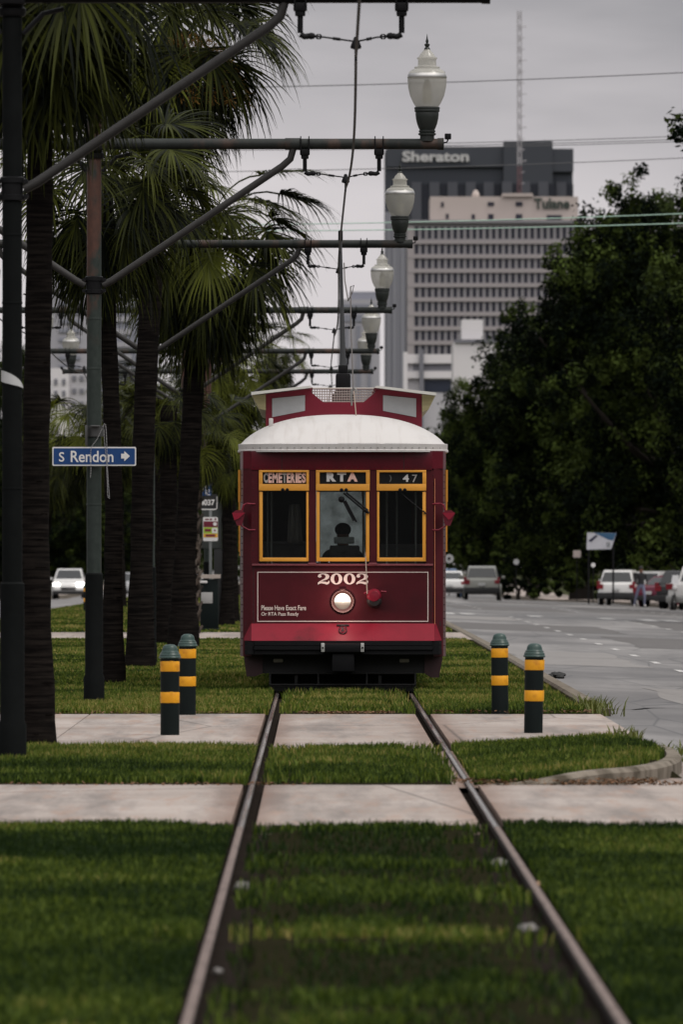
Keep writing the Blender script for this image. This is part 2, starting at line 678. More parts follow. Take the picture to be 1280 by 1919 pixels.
def sheet(name, xs, ys, zf, mat, kind='structure'):
    v = [(x, y, zf(x, y)) for y in ys for x in xs]
    nx = len(xs)
    f = [(j * nx + i, j * nx + i + 1, (j + 1) * nx + i + 1, (j + 1) * nx + i) for j in range(len(ys) - 1) for i in range(nx - 1)]
    mb = MB()
    mb.add(v, f)
    o = mb.build(name, mat)
    o['kind'] = kind
    return o


def lin(a, b, n):
    return [a + (b - a) * i / (n - 1) for i in range(n)]


YS_LONG = [-60, 0, 20] + lin(30, 130, 21) + lin(140, 700, 57) + [800, 1000, 1400, 2000, 3000, 5000, 9000]
XS_LAND = [-6000, -1500, -400, -100, -40, -21, -20.4, -14, KL, -4, 0, KR, 9, 15.45, 16, 40, 100, 400, 1500, 6000]
sheet('ground', XS_LAND, YS_LONG, lambda x, y: road_z(x, y) - 0.12, MATS['land'])
YS_RD = [y for y in YS_LONG if y <= 3000]
sheet('road', lin(KR + 0.0, 15.45, 9), YS_RD, lambda x, y: road_z(x, y), MATS['road'])
sheet('opposite_road', lin(-20.4, KL, 9), YS_RD, lambda x, y: road_z(x, y), MATS['road'])
sheet('pavement', [15.62, 18.0, 21.0], YS_RD, lambda x, y: road_z(15.45, y) + 0.13, MATS['concrete'])
sheet('opposite_pavement', [-25.0, -22, -20.57], YS_RD, lambda x, y: road_z(-20.4, y) + 0.13, MATS['concrete'])
# median bed under paths and lawn
sheet('median_bed', [KL, -5, TRX - 2, TRX, TRX + 2, KR], [y for y in YS_LONG if y <= 1400], lambda x, y: -0.058 - drop(y), MATS['dirt'])


def median_patch(name, x0, x1, y0, y1):
    nx = max(4, int((x1 - x0) / 0.25))
    ny = max(4, int((y1 - y0) / (0.5 if y1 < 130 else 4)))
    mb = MB()
    xs, ys = lin(x0, x1, nx), lin(y0, y1, ny)
    v = []
    for j, y in enumerate(ys):
        for i, x in enumerate(xs):
            e = 1.0
            if i in (0, nx - 1) or j in (0, ny - 1):
                e = 0.15
            dx = mnoise.noise((x * 1.7, y * 1.7, 3.1)) * 0.03
            if 66.1 < y < 78.25 and x > nose_x(y) - 0.08:
                v.append((x, y, -0.12))
                continue
            v.append((x + (dx if e < 1 else 0), y + (dx * 2 if e < 1 else 0), (soil_z(x, y) + drop(y)) * e - drop(y) + (mnoise.noise((x, y * 0.7, 0)) * 0.012 if e == 1 else 0)))
    f = [(j * nx + i, j * nx + i + 1, (j + 1) * nx + i + 1, (j + 1) * nx + i) for j in range(ny - 1) for i in range(nx - 1)]
    mb.add(v, f)
    o = mb.build(name, MATS['soil'])
    o['kind'] = 'structure'


RG = 0.13  # bare strip each side of a rail
ZONES = [(20, PATH1[0]), (PATH1[1], PATH2[0]), (PATH2[1], PATH3[0]), (PATH3[1], 420)]
for (a, b_) in ZONES:
    for (x0, x1) in ((KL, RAILS[0] - RG), (RAILS[0] + RG + 0.07, RAILS[1] - RG - 0.07), (RAILS[1] + RG, KR - 0.02)):
        median_patch('ground', x0, x1, a, b_)
PZ = 0.002


def path_zone(y0, y1):
    mb = MB()
    for (x0, x1) in ((KL + 0.02, RAILS[0] - 0.06), (RAILS[0] + 0.085, RAILS[1] - 0.085), (RAILS[1] + 0.06, KR + 0.01)):
        n = max(1, int(round((x1 - x0) / 1.9)))
        for i in range(n):
            a = x0 + (x1 - x0) * i / n
            c = x0 + (x1 - x0) * (i + 1) / n
            mb.bbox(a + 0.006, c - 0.006, y0, y1, -0.1 - drop(y0), PZ - drop(y0) + 0.002 * (i % 2), 0.01)
    o = mb.build('path', MATS['concrete'])
    o['kind'] = 'structure'


for p in (PATH1, PATH2, PATH3):
    path_zone(*p)
sheet('path', [1.0, 2.0, 2.6, 3.02], [66.2, 68, 72, 78.2], lambda x, y: -0.02 - 0.02 * (x > 2.9), MATS['concrete'])

# kerbs


def strip_kerb(name, pts, wdt, ztop, zbot, mat=KERBM):
    """kerb of rectangular section with a rounded top edge along a 3D path of (x, y)"""
    mb = MB()
    n = len(pts)
    rings = []
    for i, p in enumerate(pts):
        a = Vector(pts[max(0, i - 1)])
        b = Vector(pts[min(n - 1, i + 1)])
        t_ = (b - a).normalized()
        nn = Vector((t_.y, -t_.x))
        zt = ztop(*p)
        zb = zbot(*p)
        p = Vector(p)
        q = p - nn * wdt
        rings.append([(p.x, p.y, zb), (p.x, p.y, zt - 0.03), (p.x - nn.x * 0.03, p.y - nn.y * 0.03, zt), (q.x, q.y, zt), (q.x, q.y, zb)])
    v = [q for r_ in rings for q in r_]
    f = []
    for i in range(n - 1):
        for k in range(5):
            k2 = (k + 1) % 5
            f.append((i * 5 + k, i * 5 + k2, (i + 1) * 5 + k2, (i + 1) * 5 + k))
    f += [(0, 1, 2, 3, 4), tuple((n - 1) * 5 + k for k in range(5))[::-1]]
    mb.add(v, f)
    o = mb.build(name, mat)
    o['kind'] = 'structure'
    return o


def smooth_path(pts, k=6):
    out = []
    n = len(pts)
    for i in range(n - 1):
        p0, p1, p2, p3 = [Vector(pts[max(0, min(n - 1, j))]) for j in (i - 1, i, i + 1, i + 2)]
        for s_ in range(k):
            u = s_ / k
            out.append(0.5 * ((2 * p1) + (p2 - p0) * u + (2 * p0 - 5 * p1 + 4 * p2 - p3) * u * u + (3 * p1 - p0 - 3 * p2 + p3) * u ** 3))
    out.append(Vector(pts[-1]))
    return out


nose = [tuple(p) for p in smooth_path(NOSE)]
strip_kerb('kerb', nose, 0.12, lambda x, y: 0.10 - 0.06 * sstep(75, 78, y) - 0.09 * (1 - sstep(1.3, 2.2, x)), lambda x, y: -0.2)
ky = [96, 100, 106, 112, 120, 130] + lin(145, 600, 24) + [800, 1000, 1400]
strip_kerb('kerb', [(KR, y) for y in ky][::-1], 0.16, lambda x, y: 0.028 - drop(y), lambda x, y: -0.25 - drop(y)).name
strip_kerb('kerb', [(KL - 0.0, y) for y in [20, 50, 80, 110] + ky[5:]], 0.16, lambda x, y: 0.028 - drop(y), lambda x, y: -0.25 - drop(y))
strip_kerb('kerb', [(15.46, y) for y in [0, 60] + ky[5:]], 0.16, lambda x, y: road_z(15.45, y) + 0.14, lambda x, y: road_z(15.45, y) - 0.2)
strip_kerb('kerb', [(-20.42, y) for y in ([0, 60] + ky[5:])][::-1], 0.16, lambda x, y: road_z(-20.4, y) + 0.14, lambda x, y: road_z(-20.4, y) - 0.2)

# road paint
mbp = MB()


def dash(x0, x1, y0, y1):
    zs = [(x, y, road_z(x, y) + 0.005) for x, y in ((x0, y0), (x1, y0), (x1, y1), (x0, y1))]
    mbp.add(zs, [(0, 1, 2, 3)])


yy = 126.0
while yy < 460:
    for xl in (5.5, 8.8, 12.1):
        if not 262 < yy < 300 and not (xl > 6 and yy < 150):
            dash(xl - 0.06, xl + 0.06, yy, yy + 2.6)
    yy += 10.0
for k, xx in enumerate((3.6, 4.2, 5.7, 6.2, 7.7, 8.3, 9.5, 10.2, 11.7)):
    if k in (0, 1, 3, 5, 6, 7, 8):
        dash(xx, xx + 0.42, 262 + (k % 2) * 1.5, 270)
o = mbp.build('road_markings', PAINTW)
o['kind'] = 'structure'

# asphalt patches and tar seams on the right road
PATCHD = MAT('dark_asphalt_patch', (0.125, 0.119, 0.117), 0.8, 0, 0.25, 3, 0.2, 30, 0.08)
PATCHL = MAT('pale_asphalt_patch', (0.225, 0.214, 0.208), 0.8, 0, 0.2, 3, 0.2, 30, 0.08)
mb1, mb2 = MB(), MB()
for (x0, x1, y0, y1, dk) in ((3.3, 5.2, 140, 160, 0), (6.2, 9.4, 172, 196, 1), (3.2, 7.0, 205, 226, 1), (8.9, 12.0, 225, 262, 1), (3.4, 5.4, 240, 256, 0), (4.6, 8.6, 300, 336, 1), (9.5, 13.2, 310, 352, 1), (3.2, 5.3, 352, 400, 1), (6.4, 10.2, 380, 416, 1), (4.2, 4.9, 102, 118, 0), (5.8, 8.4, 130, 139, 1)):
    m_ = mb1 if dk else mb2
    n_ = 10
    ring = []
    for k in range(4 * n_):
        s4, u = divmod(k, n_)
        u /= n_
        p = ((x0 + (x1 - x0) * u, y0), (x1, y0 + (y1 - y0) * u), (x1 - (x1 - x0) * u, y1), (x0, y1 - (y1 - y0) * u))[s4]
        q = (p[0] + 0.25 * mnoise.noise((p[0] * 2, p[1] * 0.3, 1)), p[1] + 1.2 * mnoise.noise((p[0], p[1] * 0.3, 5)))
        ring.append((q[0], q[1], road_z(q[0], q[1]) + 0.0025 + 0.0))
    cx_, cy_ = (x0 + x1) / 2, (y0 + y1) / 2
    m_.add(ring + [(cx_, cy_, road_z(cx_, cy_) + 0.0025)], [(k, (k + 1) % (4 * n_), 4 * n_) for k in range(4 * n_)])
o = mb1.build('road_patches', PATCHD, smooth=False)
o['kind'] = 'structure'
o = mb2.build('road_patches', PATCHL, smooth=False)
o['kind'] = 'structure'
mb = MB()
rs = random.Random(12)
for (x0, y0, x1, y1) in ((3.0, 99, 4.6, 104), (4.0, 120, 9.0, 124), (3.1, 150, 12, 153), (3.0, 190, 11, 194), (3.0, 232, 13, 237)):
    pts = []
    for k in range(15):
        u = k / 14
        x, y = x0 + (x1 - x0) * u + rs.uniform(-.12, .12), y0 + (y1 - y0) * u + rs.uniform(-.5, .5)
        pts.append((x, y))
    for (a, b_) in zip(pts[:-1], pts[1:]):
        d_ = (Vector(b_) - Vector(a)).normalized()
        nn = Vector((d_.y, -d_.x)) * 0.03
        q = [Vector(a) - nn, Vector(b_) - nn, Vector(b_) + nn, Vector(a) + nn]
        mb.add([(p.x, p.y, road_z(p.x, p.y) + 0.006) for p in q], [(0, 1, 2, 3)])
o = mb.build('road_cracks', MAT('tar_seam', (0.02, 0.02, 0.021), 0.8, spec=0.05), smooth=False)
o['kind'] = 'structure'

# rails
RAILRUST = MAT('rusty_rail_steel', (0.165, 0.122, 0.105), 0.6, 0.0, 0.4, 3.0, 0.2, 40, 0.25, scale=(6, 0.8, 1), col2=(0.09, 0.06, 0.05), lo=0.5, hi=0.7)


def mat_shine():
    m, t, b = principled('polished_rail_steel')
    co = coord(t, 'Object', (12, 0.12, 1))
    f = ramp(t, noise(t, co, 1.2, 3), [(0.45, (0, 0, 0)), (0.75, (1, 1, 1))])
    L(t, mixc(t, f, (0.60, 0.56, 0.52), (0.22, 0.17, 0.14)), b.inputs['Base Color'])
    b.inputs['Metallic'].default_value = 0.85
    L(t, math_n(t, 'ADD', math_n(t, 'MULTIPLY', f, 0.25), 0.14), b.inputs['Roughness'])
    return m


RAILSH = mat_shine()
RAILDK = MAT('dark_worn_rail_head', (0.040, 0.026, 0.021), 0.5, 0, 0.3, 3.0, 0.1, 40, 0.2, scale=(6, 0.5, 1))
RAILWEB = MAT('dark_rail_side', (0.030, 0.022, 0.018), 0.7, 0.1, 0.3, 5)
for sgn, x in ((-1, RAILS[0]), (1, RAILS[1])):
    mb = MB()
    ys = [18, 30, 40, 50, 56.0, 56.1, 66, 78, 95, 130] + lin(140, 420, 29)
    # head with crown, web, foot
    sec = [(-0.028, -0.03), (-0.028, -0.006), (-0.020, 0.0), (-0.006, 0.001), (0.020, 0.0), (0.028, -0.006), (0.028, -0.03), (0.012, -0.05), (0.012, -0.12), (-0.012, -0.12), (-0.012, -0.05)]
    sec = [(-sgn * p * 0.74, q) for p, q in sec]
    kk = len(sec)
    v = [(x + p, y, 0.010 - drop(y) + q) for y in ys for p, q in sec]
    for j in range(len(ys) - 1):
        for k in range(kk):
            k2 = (k + 1) % kk
            shiny = ys[j] >= 56
            mb.mi = (1 if shiny and k >= 3 else (3 if shiny else 0)) if k in (1, 2, 3, 4) else 2
            mb.add([v[j * kk + k], v[j * kk + k2], v[(j + 1) * kk + k2], v[(j + 1) * kk + k]], [(0, 1, 2, 3)])
    o = mb.build('rail', [RAILRUST, RAILSH, RAILWEB, RAILDK], smooth=False)
    tag(o, ('left' if sgn < 0 else 'right') + ' steel streetcar rail of the track, rusty in front and shiny at the paths', 'rail', 'rails of the streetcar track')

# ------------------------------------------------------------------ grass
GRASS = leafmat('grass_blades', (0.012, 0.027, 0.005), (0.165, 0.190, 0.022), 0.3, 0.6, 0.12)
_t = GRASS.node_tree
_at = [n for n in _t.nodes if n.type == 'ATTRIBUTE'][0]
_mx = [n for n in _t.nodes if n.type == 'MIX' and n.blend_type == 'MIX'][0]
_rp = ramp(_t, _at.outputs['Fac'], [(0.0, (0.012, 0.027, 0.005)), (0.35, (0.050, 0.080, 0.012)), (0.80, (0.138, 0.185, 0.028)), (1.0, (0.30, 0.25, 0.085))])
for _l in list(_mx.outputs[2].links):
    _t.links.new(_rp, _l.to_socket)
rng = np.random.default_rng(7)


def patch_noise(x, y, sc, seed):
    """cheap smooth value noise"""
    g = np.random.default_rng(seed).random((64, 64))
    u, v = np.mod(x * sc, 64), np.mod(y * sc, 64)
    i, j = u.astype(int), v.astype(int)
    fu, fv = u - i, v - j
    fu, fv = fu * fu * (3 - 2 * fu), fv * fv * (3 - 2 * fv)
    i2, j2 = (i + 1) % 64, (j + 1) % 64
    return (g[i % 64, j % 64] * (1 - fu) + g[i2, j % 64] * fu) * (1 - fv) + (g[i % 64, j2] * (1 - fu) + g[i2, j2] * fu) * fv


def grass_blades(x0, x1, y0, y1, dens, hgt, wid, thin=None):
    n = int((x1 - x0) * (y1 - y0) * dens)
    x = rng.uniform(x0, x1, n)
    y = rng.uniform(y0, y1, n)
    keep = np.ones(n, bool)
    keep &= ~((y > 66) & (y < 78.2) & (x > nose_x(y) - 0.13 - 0.03 * rng.random(n)))
    e0 = 0.55 * patch_noise(x, x * 0 + 7.3, 1.9, 41) ** 2
    e1 = 0.9 * patch_noise(x, x * 0 + 3.1, 1.6, 42) ** 2
    keep &= (y > y0 + e0 * (y0 > 50)) & (y < y1 - e1)
    for r_ in RAILS:
        d = np.abs(x - r_)
        inn = (x > RAILS[0]) & (x < RAILS[1])
        keep &= d > np.where(inn, 0.06 + 0.12 * rng.random(n) * patch_noise(x, y, 0.9, 3), 0.045)
    p = patch_noise(x, y, 1.1, 11) * 0.6 + patch_noise(x, y, 3.3, 12) * 0.4
    if thin is not None:
        inner = (x > RAILS[0]) & (x < RAILS[1])
        keep &= ~(inner & (p < thin) & (rng.random(n) < 0.85))
        near = np.minimum(np.abs(x - RAILS[0] - 0.22), np.abs(x - RAILS[1] + 0.22)) < 0.16
        keep &= ~(near & (rng.random(n) < 0.8))
    x, y, p = x[keep], y[keep], p[keep]
    n = len(x)
    z = np.full(n, 0.004)
    z += np.where((y > 66) & (y < 79), 0.09 * np.clip((x - 0.9) / 1.5, 0, 1) ** 2 * (3 - 2 * np.clip((x - 0.9) / 1.5, 0, 1)), 0)
    z -= 6.0e-6 * np.clip(y - 130, 0, 560) ** 2
    h = hgt * (0.55 + 0.75 * rng.random(n)) * (0.7 + 0.6 * p)
    wd = wid * (0.7 + 0.6 * rng.random(n))
    a = rng.random(n) * 2 * np.pi
    lean = rng.random(n) * 0.75
    la = rng.random(n) * 2 * np.pi
    dx, dy = np.cos(a) * wd / 2, np.sin(a) * wd / 2
    mx, my = np.cos(la) * lean * h * 0.35, np.sin(la) * lean * h * 0.35
    tx, ty = np.cos(la) * lean * h, np.sin(la) * lean * h
    V = np.empty((n, 5, 3))
    V[:, 0] = np.stack([x - dx, y - dy, z - 0.02], 1)
    V[:, 1] = np.stack([x + dx, y + dy, z - 0.02], 1)
    V[:, 2] = np.stack([x + mx - dx * .8, y + my - dy * .8, z + h * 0.55], 1)
    V[:, 3] = np.stack([x + mx + dx * .8, y + my + dy * .8, z + h * 0.55], 1)
    V[:, 4] = np.stack([x + tx, y + ty, z + h * (1 - 0.25 * lean)], 1)
    b = np.arange(n)[:, None] * 5
    F = np.concatenate([b + [0, 1, 3], b + [0, 3, 2], b + [2, 3, 4]], 1).reshape(-1, 3)
    big = patch_noise(x, y, 0.45, 21)
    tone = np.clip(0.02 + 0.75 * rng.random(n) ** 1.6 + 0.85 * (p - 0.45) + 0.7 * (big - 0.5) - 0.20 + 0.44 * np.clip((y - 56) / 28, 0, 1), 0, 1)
    return V.reshape(-1, 3), F, np.repeat(tone, 5)


def grass_obj(specs, name='grass'):
    Vs, Fs, Ts, off = [], [], [], 0
    for s_ in specs:
        V, F, T = grass_blades(*s_)
        Vs.append(V); Fs.append(F + off); Ts.append(T)
        off += len(V)
    o = np_mesh(name, np.concatenate(Vs), np.concatenate(Fs), GRASS, None, np.concatenate(Ts))
    tag(o, 'short green lawn growing over the median and between the rails', 'grass', kind='stuff')
    return o


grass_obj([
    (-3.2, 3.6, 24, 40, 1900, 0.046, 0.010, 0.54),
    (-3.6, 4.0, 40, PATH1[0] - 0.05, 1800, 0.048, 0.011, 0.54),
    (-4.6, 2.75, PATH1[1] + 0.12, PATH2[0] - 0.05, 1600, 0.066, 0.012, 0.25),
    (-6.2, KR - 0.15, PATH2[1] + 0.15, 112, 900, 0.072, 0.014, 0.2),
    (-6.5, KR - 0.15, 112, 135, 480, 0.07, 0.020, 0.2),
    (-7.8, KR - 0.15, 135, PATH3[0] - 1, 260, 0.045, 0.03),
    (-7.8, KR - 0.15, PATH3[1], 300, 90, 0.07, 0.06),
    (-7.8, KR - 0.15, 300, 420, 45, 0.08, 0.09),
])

# ------------------------------------------------------------------ streetcar
def px(x): return (x - 643.0) / 158.0
def pz(y): return (1300.3 - y) / 158.0


def window_glyph_2():
    """outline of a fat serif figure two in a unit box"""
    top = [(0.02, 0.70), (0.06, 0.86), (0.18, 0.96), (0.42, 1.0), (0.70, 0.98), (0.90, 0.88), (0.97, 0.72), (0.92, 0.56), (0.76, 0.44), (0.52, 0.36), (0.34, 0.29), (0.24, 0.24),
           (0.40, 0.27), (0.60, 0.24), (0.78, 0.20), (0.88, 0.24), (0.91, 0.33), (0.99, 0.33), (0.97, 0.14), (0.88, 0.02), (0.74, -0.01), (0.56, 0.05), (0.34, 0.10), (0.14, 0.06), (0.09, 0.0), (0.01, 0.0),
           (0.03, 0.14), (0.14, 0.26), (0.36, 0.40), (0.58, 0.52), (0.66, 0.66), (0.64, 0.82), (0.50, 0.92), (0.34, 0.91), (0.24, 0.86), (0.32, 0.80), (0.33, 0.70), (0.24, 0.62), (0.12, 0.62)]
    return top


def poly_tri(poly):
    from mathutils.geometry import tessellate_polygon
    return [tuple(t_) for t_ in tessellate_polygon([[Vector((p[0], p[1], 0)) for p in poly]])]


def build_streetcar():
    root = empty('streetcar', (TRX + (643 - (VX + TRX * 158)) / 158.0, FPX / 158.0, 0))
    tag(root, 'dark red vintage streetcar with white roof and yellow window frames on the track', 'streetcar')
    LEN = 13.5
    W = 1.225
    # --- body walls
    b = MB()
    b.box(-1.09, 1.075, 0.0, 0.06, pz(1170), pz(1058))
    b.mi = 1
    b.bbox(-1.09, 1.06, -0.012, 0.06, pz(881), pz(845), 0.008)
    b.prism([(1.06, 0.0), (1.19, 0.10), (1.225, 0.30), (1.17, 0.30), (1.06, 0.06)], pz(878), pz(845), 'XY')
    b.prism([(-1.09, 0.0), (-1.19, 0.10), (-1.225, 0.30), (-1.17, 0.30), (-1.09, 0.06)], pz(878), pz(845), 'XY')
    b.mi = 0
    for x0, x1 in ((-1.09, px(485)), (px(579), px(592)), (px(693), px(706)), (px(799), 1.075)):
        b.box(x0, x1, 0.002, 0.06, pz(1058), pz(881))
    for s_ in (-1, 1):
        xa = 1.075 if s_ > 0 else 1.09
        b.prism([(s_ * xa, 0.002), (s_ * 1.19, 0.12), (s_ * 1.225, 0.34), (s_ * 1.165, 0.34), (s_ * xa, 0.06)], pz(1230), pz(878), 'XY')
        b.box(s_ * 1.165, s_ * W, 0.34, LEN, pz(1230), pz(1040))
        b.box(s_ * 1.165, s_ * W, 0.34, LEN, pz(905), pz(846))
        for k in range(11):
            y = 0.34 + k * (LEN - 0.6) / 10.0
            b.box(s_ * 1.165, s_ * (W - 0.003), y, y + 0.22, pz(1040), pz(905))
    b.box(-1.16, 1.16, LEN - 0.06, LEN, pz(1230), pz(1058))
    b.box(-1.16, 1.16, LEN - 0.06, LEN, pz(900), pz(846))
    for x0, x1 in ((-1.16, -0.95), (-0.42, -0.34), (0.34, 0.42), (0.95, 1.16)):
        b.box(x0, x1, LEN - 0.058, LEN - 0.002, pz(1058), pz(900))
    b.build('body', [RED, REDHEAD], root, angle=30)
    # header trim, sill trim
    t = MB()
    t.bbox(px(472), px(812), -0.035, -0.0, pz(1060.5), pz(1056.5), 0.006)
    for xx in (px(585), px(699)):
        t.bbox(xx - 0.05, xx + 0.05, -0.04, 0.001, pz(1059), pz(1054.5), 0.006)
    t.build('sill_trim', MAT('worn_red_trim', (0.20, 0.05, 0.06), 0.4, 0, 0.4, 12), root)
    for xx, ya, za, zb in ((px(528), -0.0145, 880, 847), (px(757), -0.0145, 880, 847), (px(475), -0.003, 1168, 1062), (px(808), -0.003, 1168, 1062)):
        sm = MB()
        sm.box(xx - 0.004, xx + 0.004, ya, 0.003, pz(za), pz(zb))
        sm.build('panel_seam', REDDK, root, smooth=False)
    # rivets along corner posts
    rv = MB()
    for k in range(30):
        rv.ball((px(476) + k * (px(808) - px(476)) / 29, -0.014, pz(876)), 0.006, 6)
        rv.ball((px(476) + k * (px(808) - px(476)) / 29, -0.002, pz(1064)), 0.006, 6)
    for k in range(26):
        z = pz(1210) + k * (pz(890) - pz(1210)) / 25
        for s_ in (-1, 1):
            rv.ball((s_ * 1.205, 0.16, z), 0.008, 6)
            rv.ball((s_ * 1.07, -0.002, z), 0.0065, 6)
    rv.build('rivets', REDDK, root)
    cs = MB()
    cs.box(px(814.5), px(815.8), -0.004, 0.02, pz(1170), pz(897))
    cs.build('corner_strip', MAT('orange_edge_strip', (0.55, 0.20, 0.10), 0.5, 0, 0.35, 20), root)
    # interior
    fl = MB()
    fl.box(-1.16, 1.16, 0.08, LEN - 0.07, 0.80, 0.86)
    fl.box(-1.16, 1.16, 0.08, LEN - 0.07, pz(852), pz(848))
    fl.build('interior_floor', DARKIN, root)
    st = MB()
    for k in range(7):
        y = 2.6 + k * 1.35
        for s_ in (-1, 1):
            st = MB()
            st.bbox(s_ * 0.35, s_ * 1.1, y, y + 0.45, 1.22, 1.30, 0.02)
            st.bbox(s_ * 0.35, s_ * 1.1, y + 0.4, y + 0.47, 1.28, 1.78, 0.03)
            st.tube([(s_ * 0.6, y + 0.2, 0.86), (s_ * 0.6, y + 0.2, 1.22)], 0.03, 8)
            st.build('seat', MAT('grey_seat', (0.36, 0.33, 0.34), 0.6, 0, 0.2), root)
    sp = MB()
    for xx, yy_ in ((px(508), 1.2), (px(726), 1.1), (px(746), 1.8), (px(781), 1.2), (px(598), 2.4), (px(683), 2.6), (px(500), 2.2)):
        sp = MB()
        sp.tube([(xx, yy_, 0.86), (xx, yy_, pz(850))], 0.012, 8)
        sp.build('grab_pole', MAT('steel_pole', (0.62, 0.62, 0.60), 0.4, 0.0, 0.15), root)
    con = MB()
    con.bbox(px(618), px(674), 0.22, 0.50, 0.86, pz(1022), 0.02)
    con.mi = 1
    con.bbox(px(626), px(664), 0.20, 0.30, pz(1019), pz(1006), 0.01)
    con.mi = 0
    con.tube([(px(632), 0.18, pz(1040)), (px(632), 0.18, pz(1036)), (px(646), 0.18, pz(1036)), (px(646), 0.18, pz(1040))], 0.006, 6)
    con.build('driver_console', [MAT('console_grey', (0.045, 0.045, 0.045), 0.5), MAT('console_panel', (0.34, 0.36, 0.36), 0.5)], root)
    ct = MB()   # coat hung inside the left pane
    zt, zb = pz(945), pz(1018)
    nn_, mm_ = 12, 8
    vv = []
    for j in range(mm_):
        for i in range(nn_):
            u, v_ = i / (nn_ - 1), j / (mm_ - 1)
            wd = 0.06 + 0.035 * v_
            vv.append((px(551) + (u - 0.5) * 2 * wd + 0.01 * v_, 0.35 + 0.03 * math.sin(u * 14 + v_), zt + (zb - zt) * v_))
    ct.add(vv, [(j * nn_ + i, j * nn_ + i + 1, (j + 1) * nn_ + i + 1, (j + 1) * nn_ + i) for j in range(mm_ - 1) for i in range(nn_ - 1)])
    cto = ct.build('curtain', MAT('brown_grey_cloth', (0.26, 0.24, 0.225), 0.85, 0, 0.2), root)
    so = cto.modifiers.new('thick', 'SOLIDIFY')
    so.thickness = 0.008
    rg = MB()
    rd = MB()
    for x0, x1 in ((-0.95, -0.42), (0.42, 0.95)):
        rd.box(x0, x1, LEN - 0.035, LEN - 0.029, pz(1058), pz(900))
    rd.build('rear_light_block', DARKIN, root)  # added panels closing the rear side panes to darken the interior
    rg.box(-0.34, 0.34, LEN - 0.035, LEN - 0.029, pz(1058), pz(900))
    rg.build('rear_glass', glassmat('pale_film_rear_glass', (0.6, 0.6, 0.6), 0.08, 0.8, (0.8, 0.84, 0.85)), root)  # pale film added so the rear pane looks bright from the front

    # --- front windows
    GL = glassmat('cab_glass', (0.74, 0.76, 0.75), 0.04, 0.085, (0.5, 0.52, 0.52))  # film puts a grey lift into the dark panes
    SIGNG = MAT('sign_box_black', (0.012, 0.013, 0.014), 0.12, 0, 0.2, 5)
    ROLLW = MAT('rollsign_white', (0.60, 0.60, 0.60), 0.5, 0, 0.05)
    ROLLP = MAT('rollsign_pink', (0.80, 0.52, 0.45), 0.5, 0, 0.05)
    ROLLG = MAT('rollsign_grey', (0.42, 0.41, 0.40), 0.5, 0, 0.05)
    ROLLD = MAT('rollsign_faded', (0.11, 0.11, 0.11), 0.5, 0, 0.05)

    def win(x0, x1, g0, g1, name):
        # x0..x1 outer frame; g0..g1 glass of the lower sash
        f = MB()
        y0, y1 = -0.03, 0.03
        zt, zm, zm2, zb = pz(881), pz(919.5), pz(921.5), pz(1052)
        X0, X1, G0, G1 = px(x0), px(x1), px(g0), px(g1)
        f.bbox(X0, X1, y0 - .008, y1, pz(885), zt, 0.005)
        f.bbox(X0, X1, y0 - .008, y1, zm, pz(907), 0.005)
        f.bbox(X0, G0, y0 - .006, y1, pz(907.2), pz(884.8), 0.004)
        f.bbox(G1, X1, y0 - .006, y1, pz(907.2), pz(884.8), 0.004)
        f.bbox(X0 + 0.005, G0, y0 + .006, y1, zb, zm2, 0.004)
        f.bbox(G1, X1 - 0.005, y0 + .006, y1, zb, zm2, 0.004)
        f.bbox(G0 - 0.003, G1 + 0.003, y0 + .004, y1 - .002, zb, pz(1045), 0.004)
        for k in range(8):
            xx = X0 + (X1 - X0) * (k + 0.7) / 8.4
            f.ball((xx, y0 - 0.009, pz(913)), 0.005, 6)
        fr = f.build(name, YEL, root)
        g = MB()
        g.box(G0 - 0.004, G1 + 0.004, 0.004, 0.010, pz(1046), zm2)
        g.build('glass', GL, fr)
        d = MB()
        d.box(X0 + 0.01, X1 - 0.01, 0.0, 0.05, zm2, zm + 0.004)
        d.box(G0 - 0.004, G1 + 0.004, -0.004, 0.012, pz(1046), pz(1044))
        d.build('gasket', BLACKR, fr)
        s_ = MB()
        s_.box(G0 - 0.002, G1 + 0.002, 0.0, 0.03, pz(907.2), pz(884.8))
        s_.build('sign_panel', SIGNG, fr)
        wp = MB()
        xm = (X0 + X1) / 2
        for dx in (-0.035, 0.02):
            wp.bbox(xm + dx, xm + dx + 0.04, y0 - 0.05, y0 - 0.004, pz(922), pz(916), 0.008)
            wp.ball((xm + dx + 0.02, y0 - 0.04, pz(917.5)), 0.018, 8)
        wp.build('wiper_motor', BLACKM, fr)
        return fr

    def letters(fr, s_, x0, x1, y0, y1, mats, bold, wts=None):
        """row of letters, each fitted to its own cell; a material per letter"""
        mb = MB()
        wts = wts or [1.0] * len(s_)
        tot = sum(wts)
        xc = px(x0)
        for k, ch in enumerate(s_):
            cell = (px(x1) - px(x0)) * wts[k] / tot
            vs_, fs = text_geo(ch, cell * (0.90 if len(s_) > 1 else 1), pz(y0) - pz(y1), bold, 0.003)
            mb.mi = min(k, len(mats) - 1)
            mb.add([(v.x + xc, v.y - 0.0015, v.z + pz(y1)) for v in vs_], fs)
            xc += cell
        return mb.build('lettering', mats, fr, smooth=False)

    w1 = win(485, 579, 492, 574, 'window')
    letters(w1, 'CEMETERIES', 494, 574.2, 885.6, 904.8, [ROLLG, ROLLP, ROLLP, ROLLP, ROLLG, ROLLP, ROLLP, ROLLP, ROLLP, ROLLP], 0.045, [1, .9, 1.3, .9, .9, .9, 1.0, .48, .9, 1])
    w2 = win(592, 693, 599, 686, 'window')
    letters(w2, 'RTA', 612, 672.5, 884.9, 902.5, [ROLLW, ROLLW, ROLLP], 0.07, [1, .95, 1.1])
    w3 = win(706, 799, 711, 792, 'window')
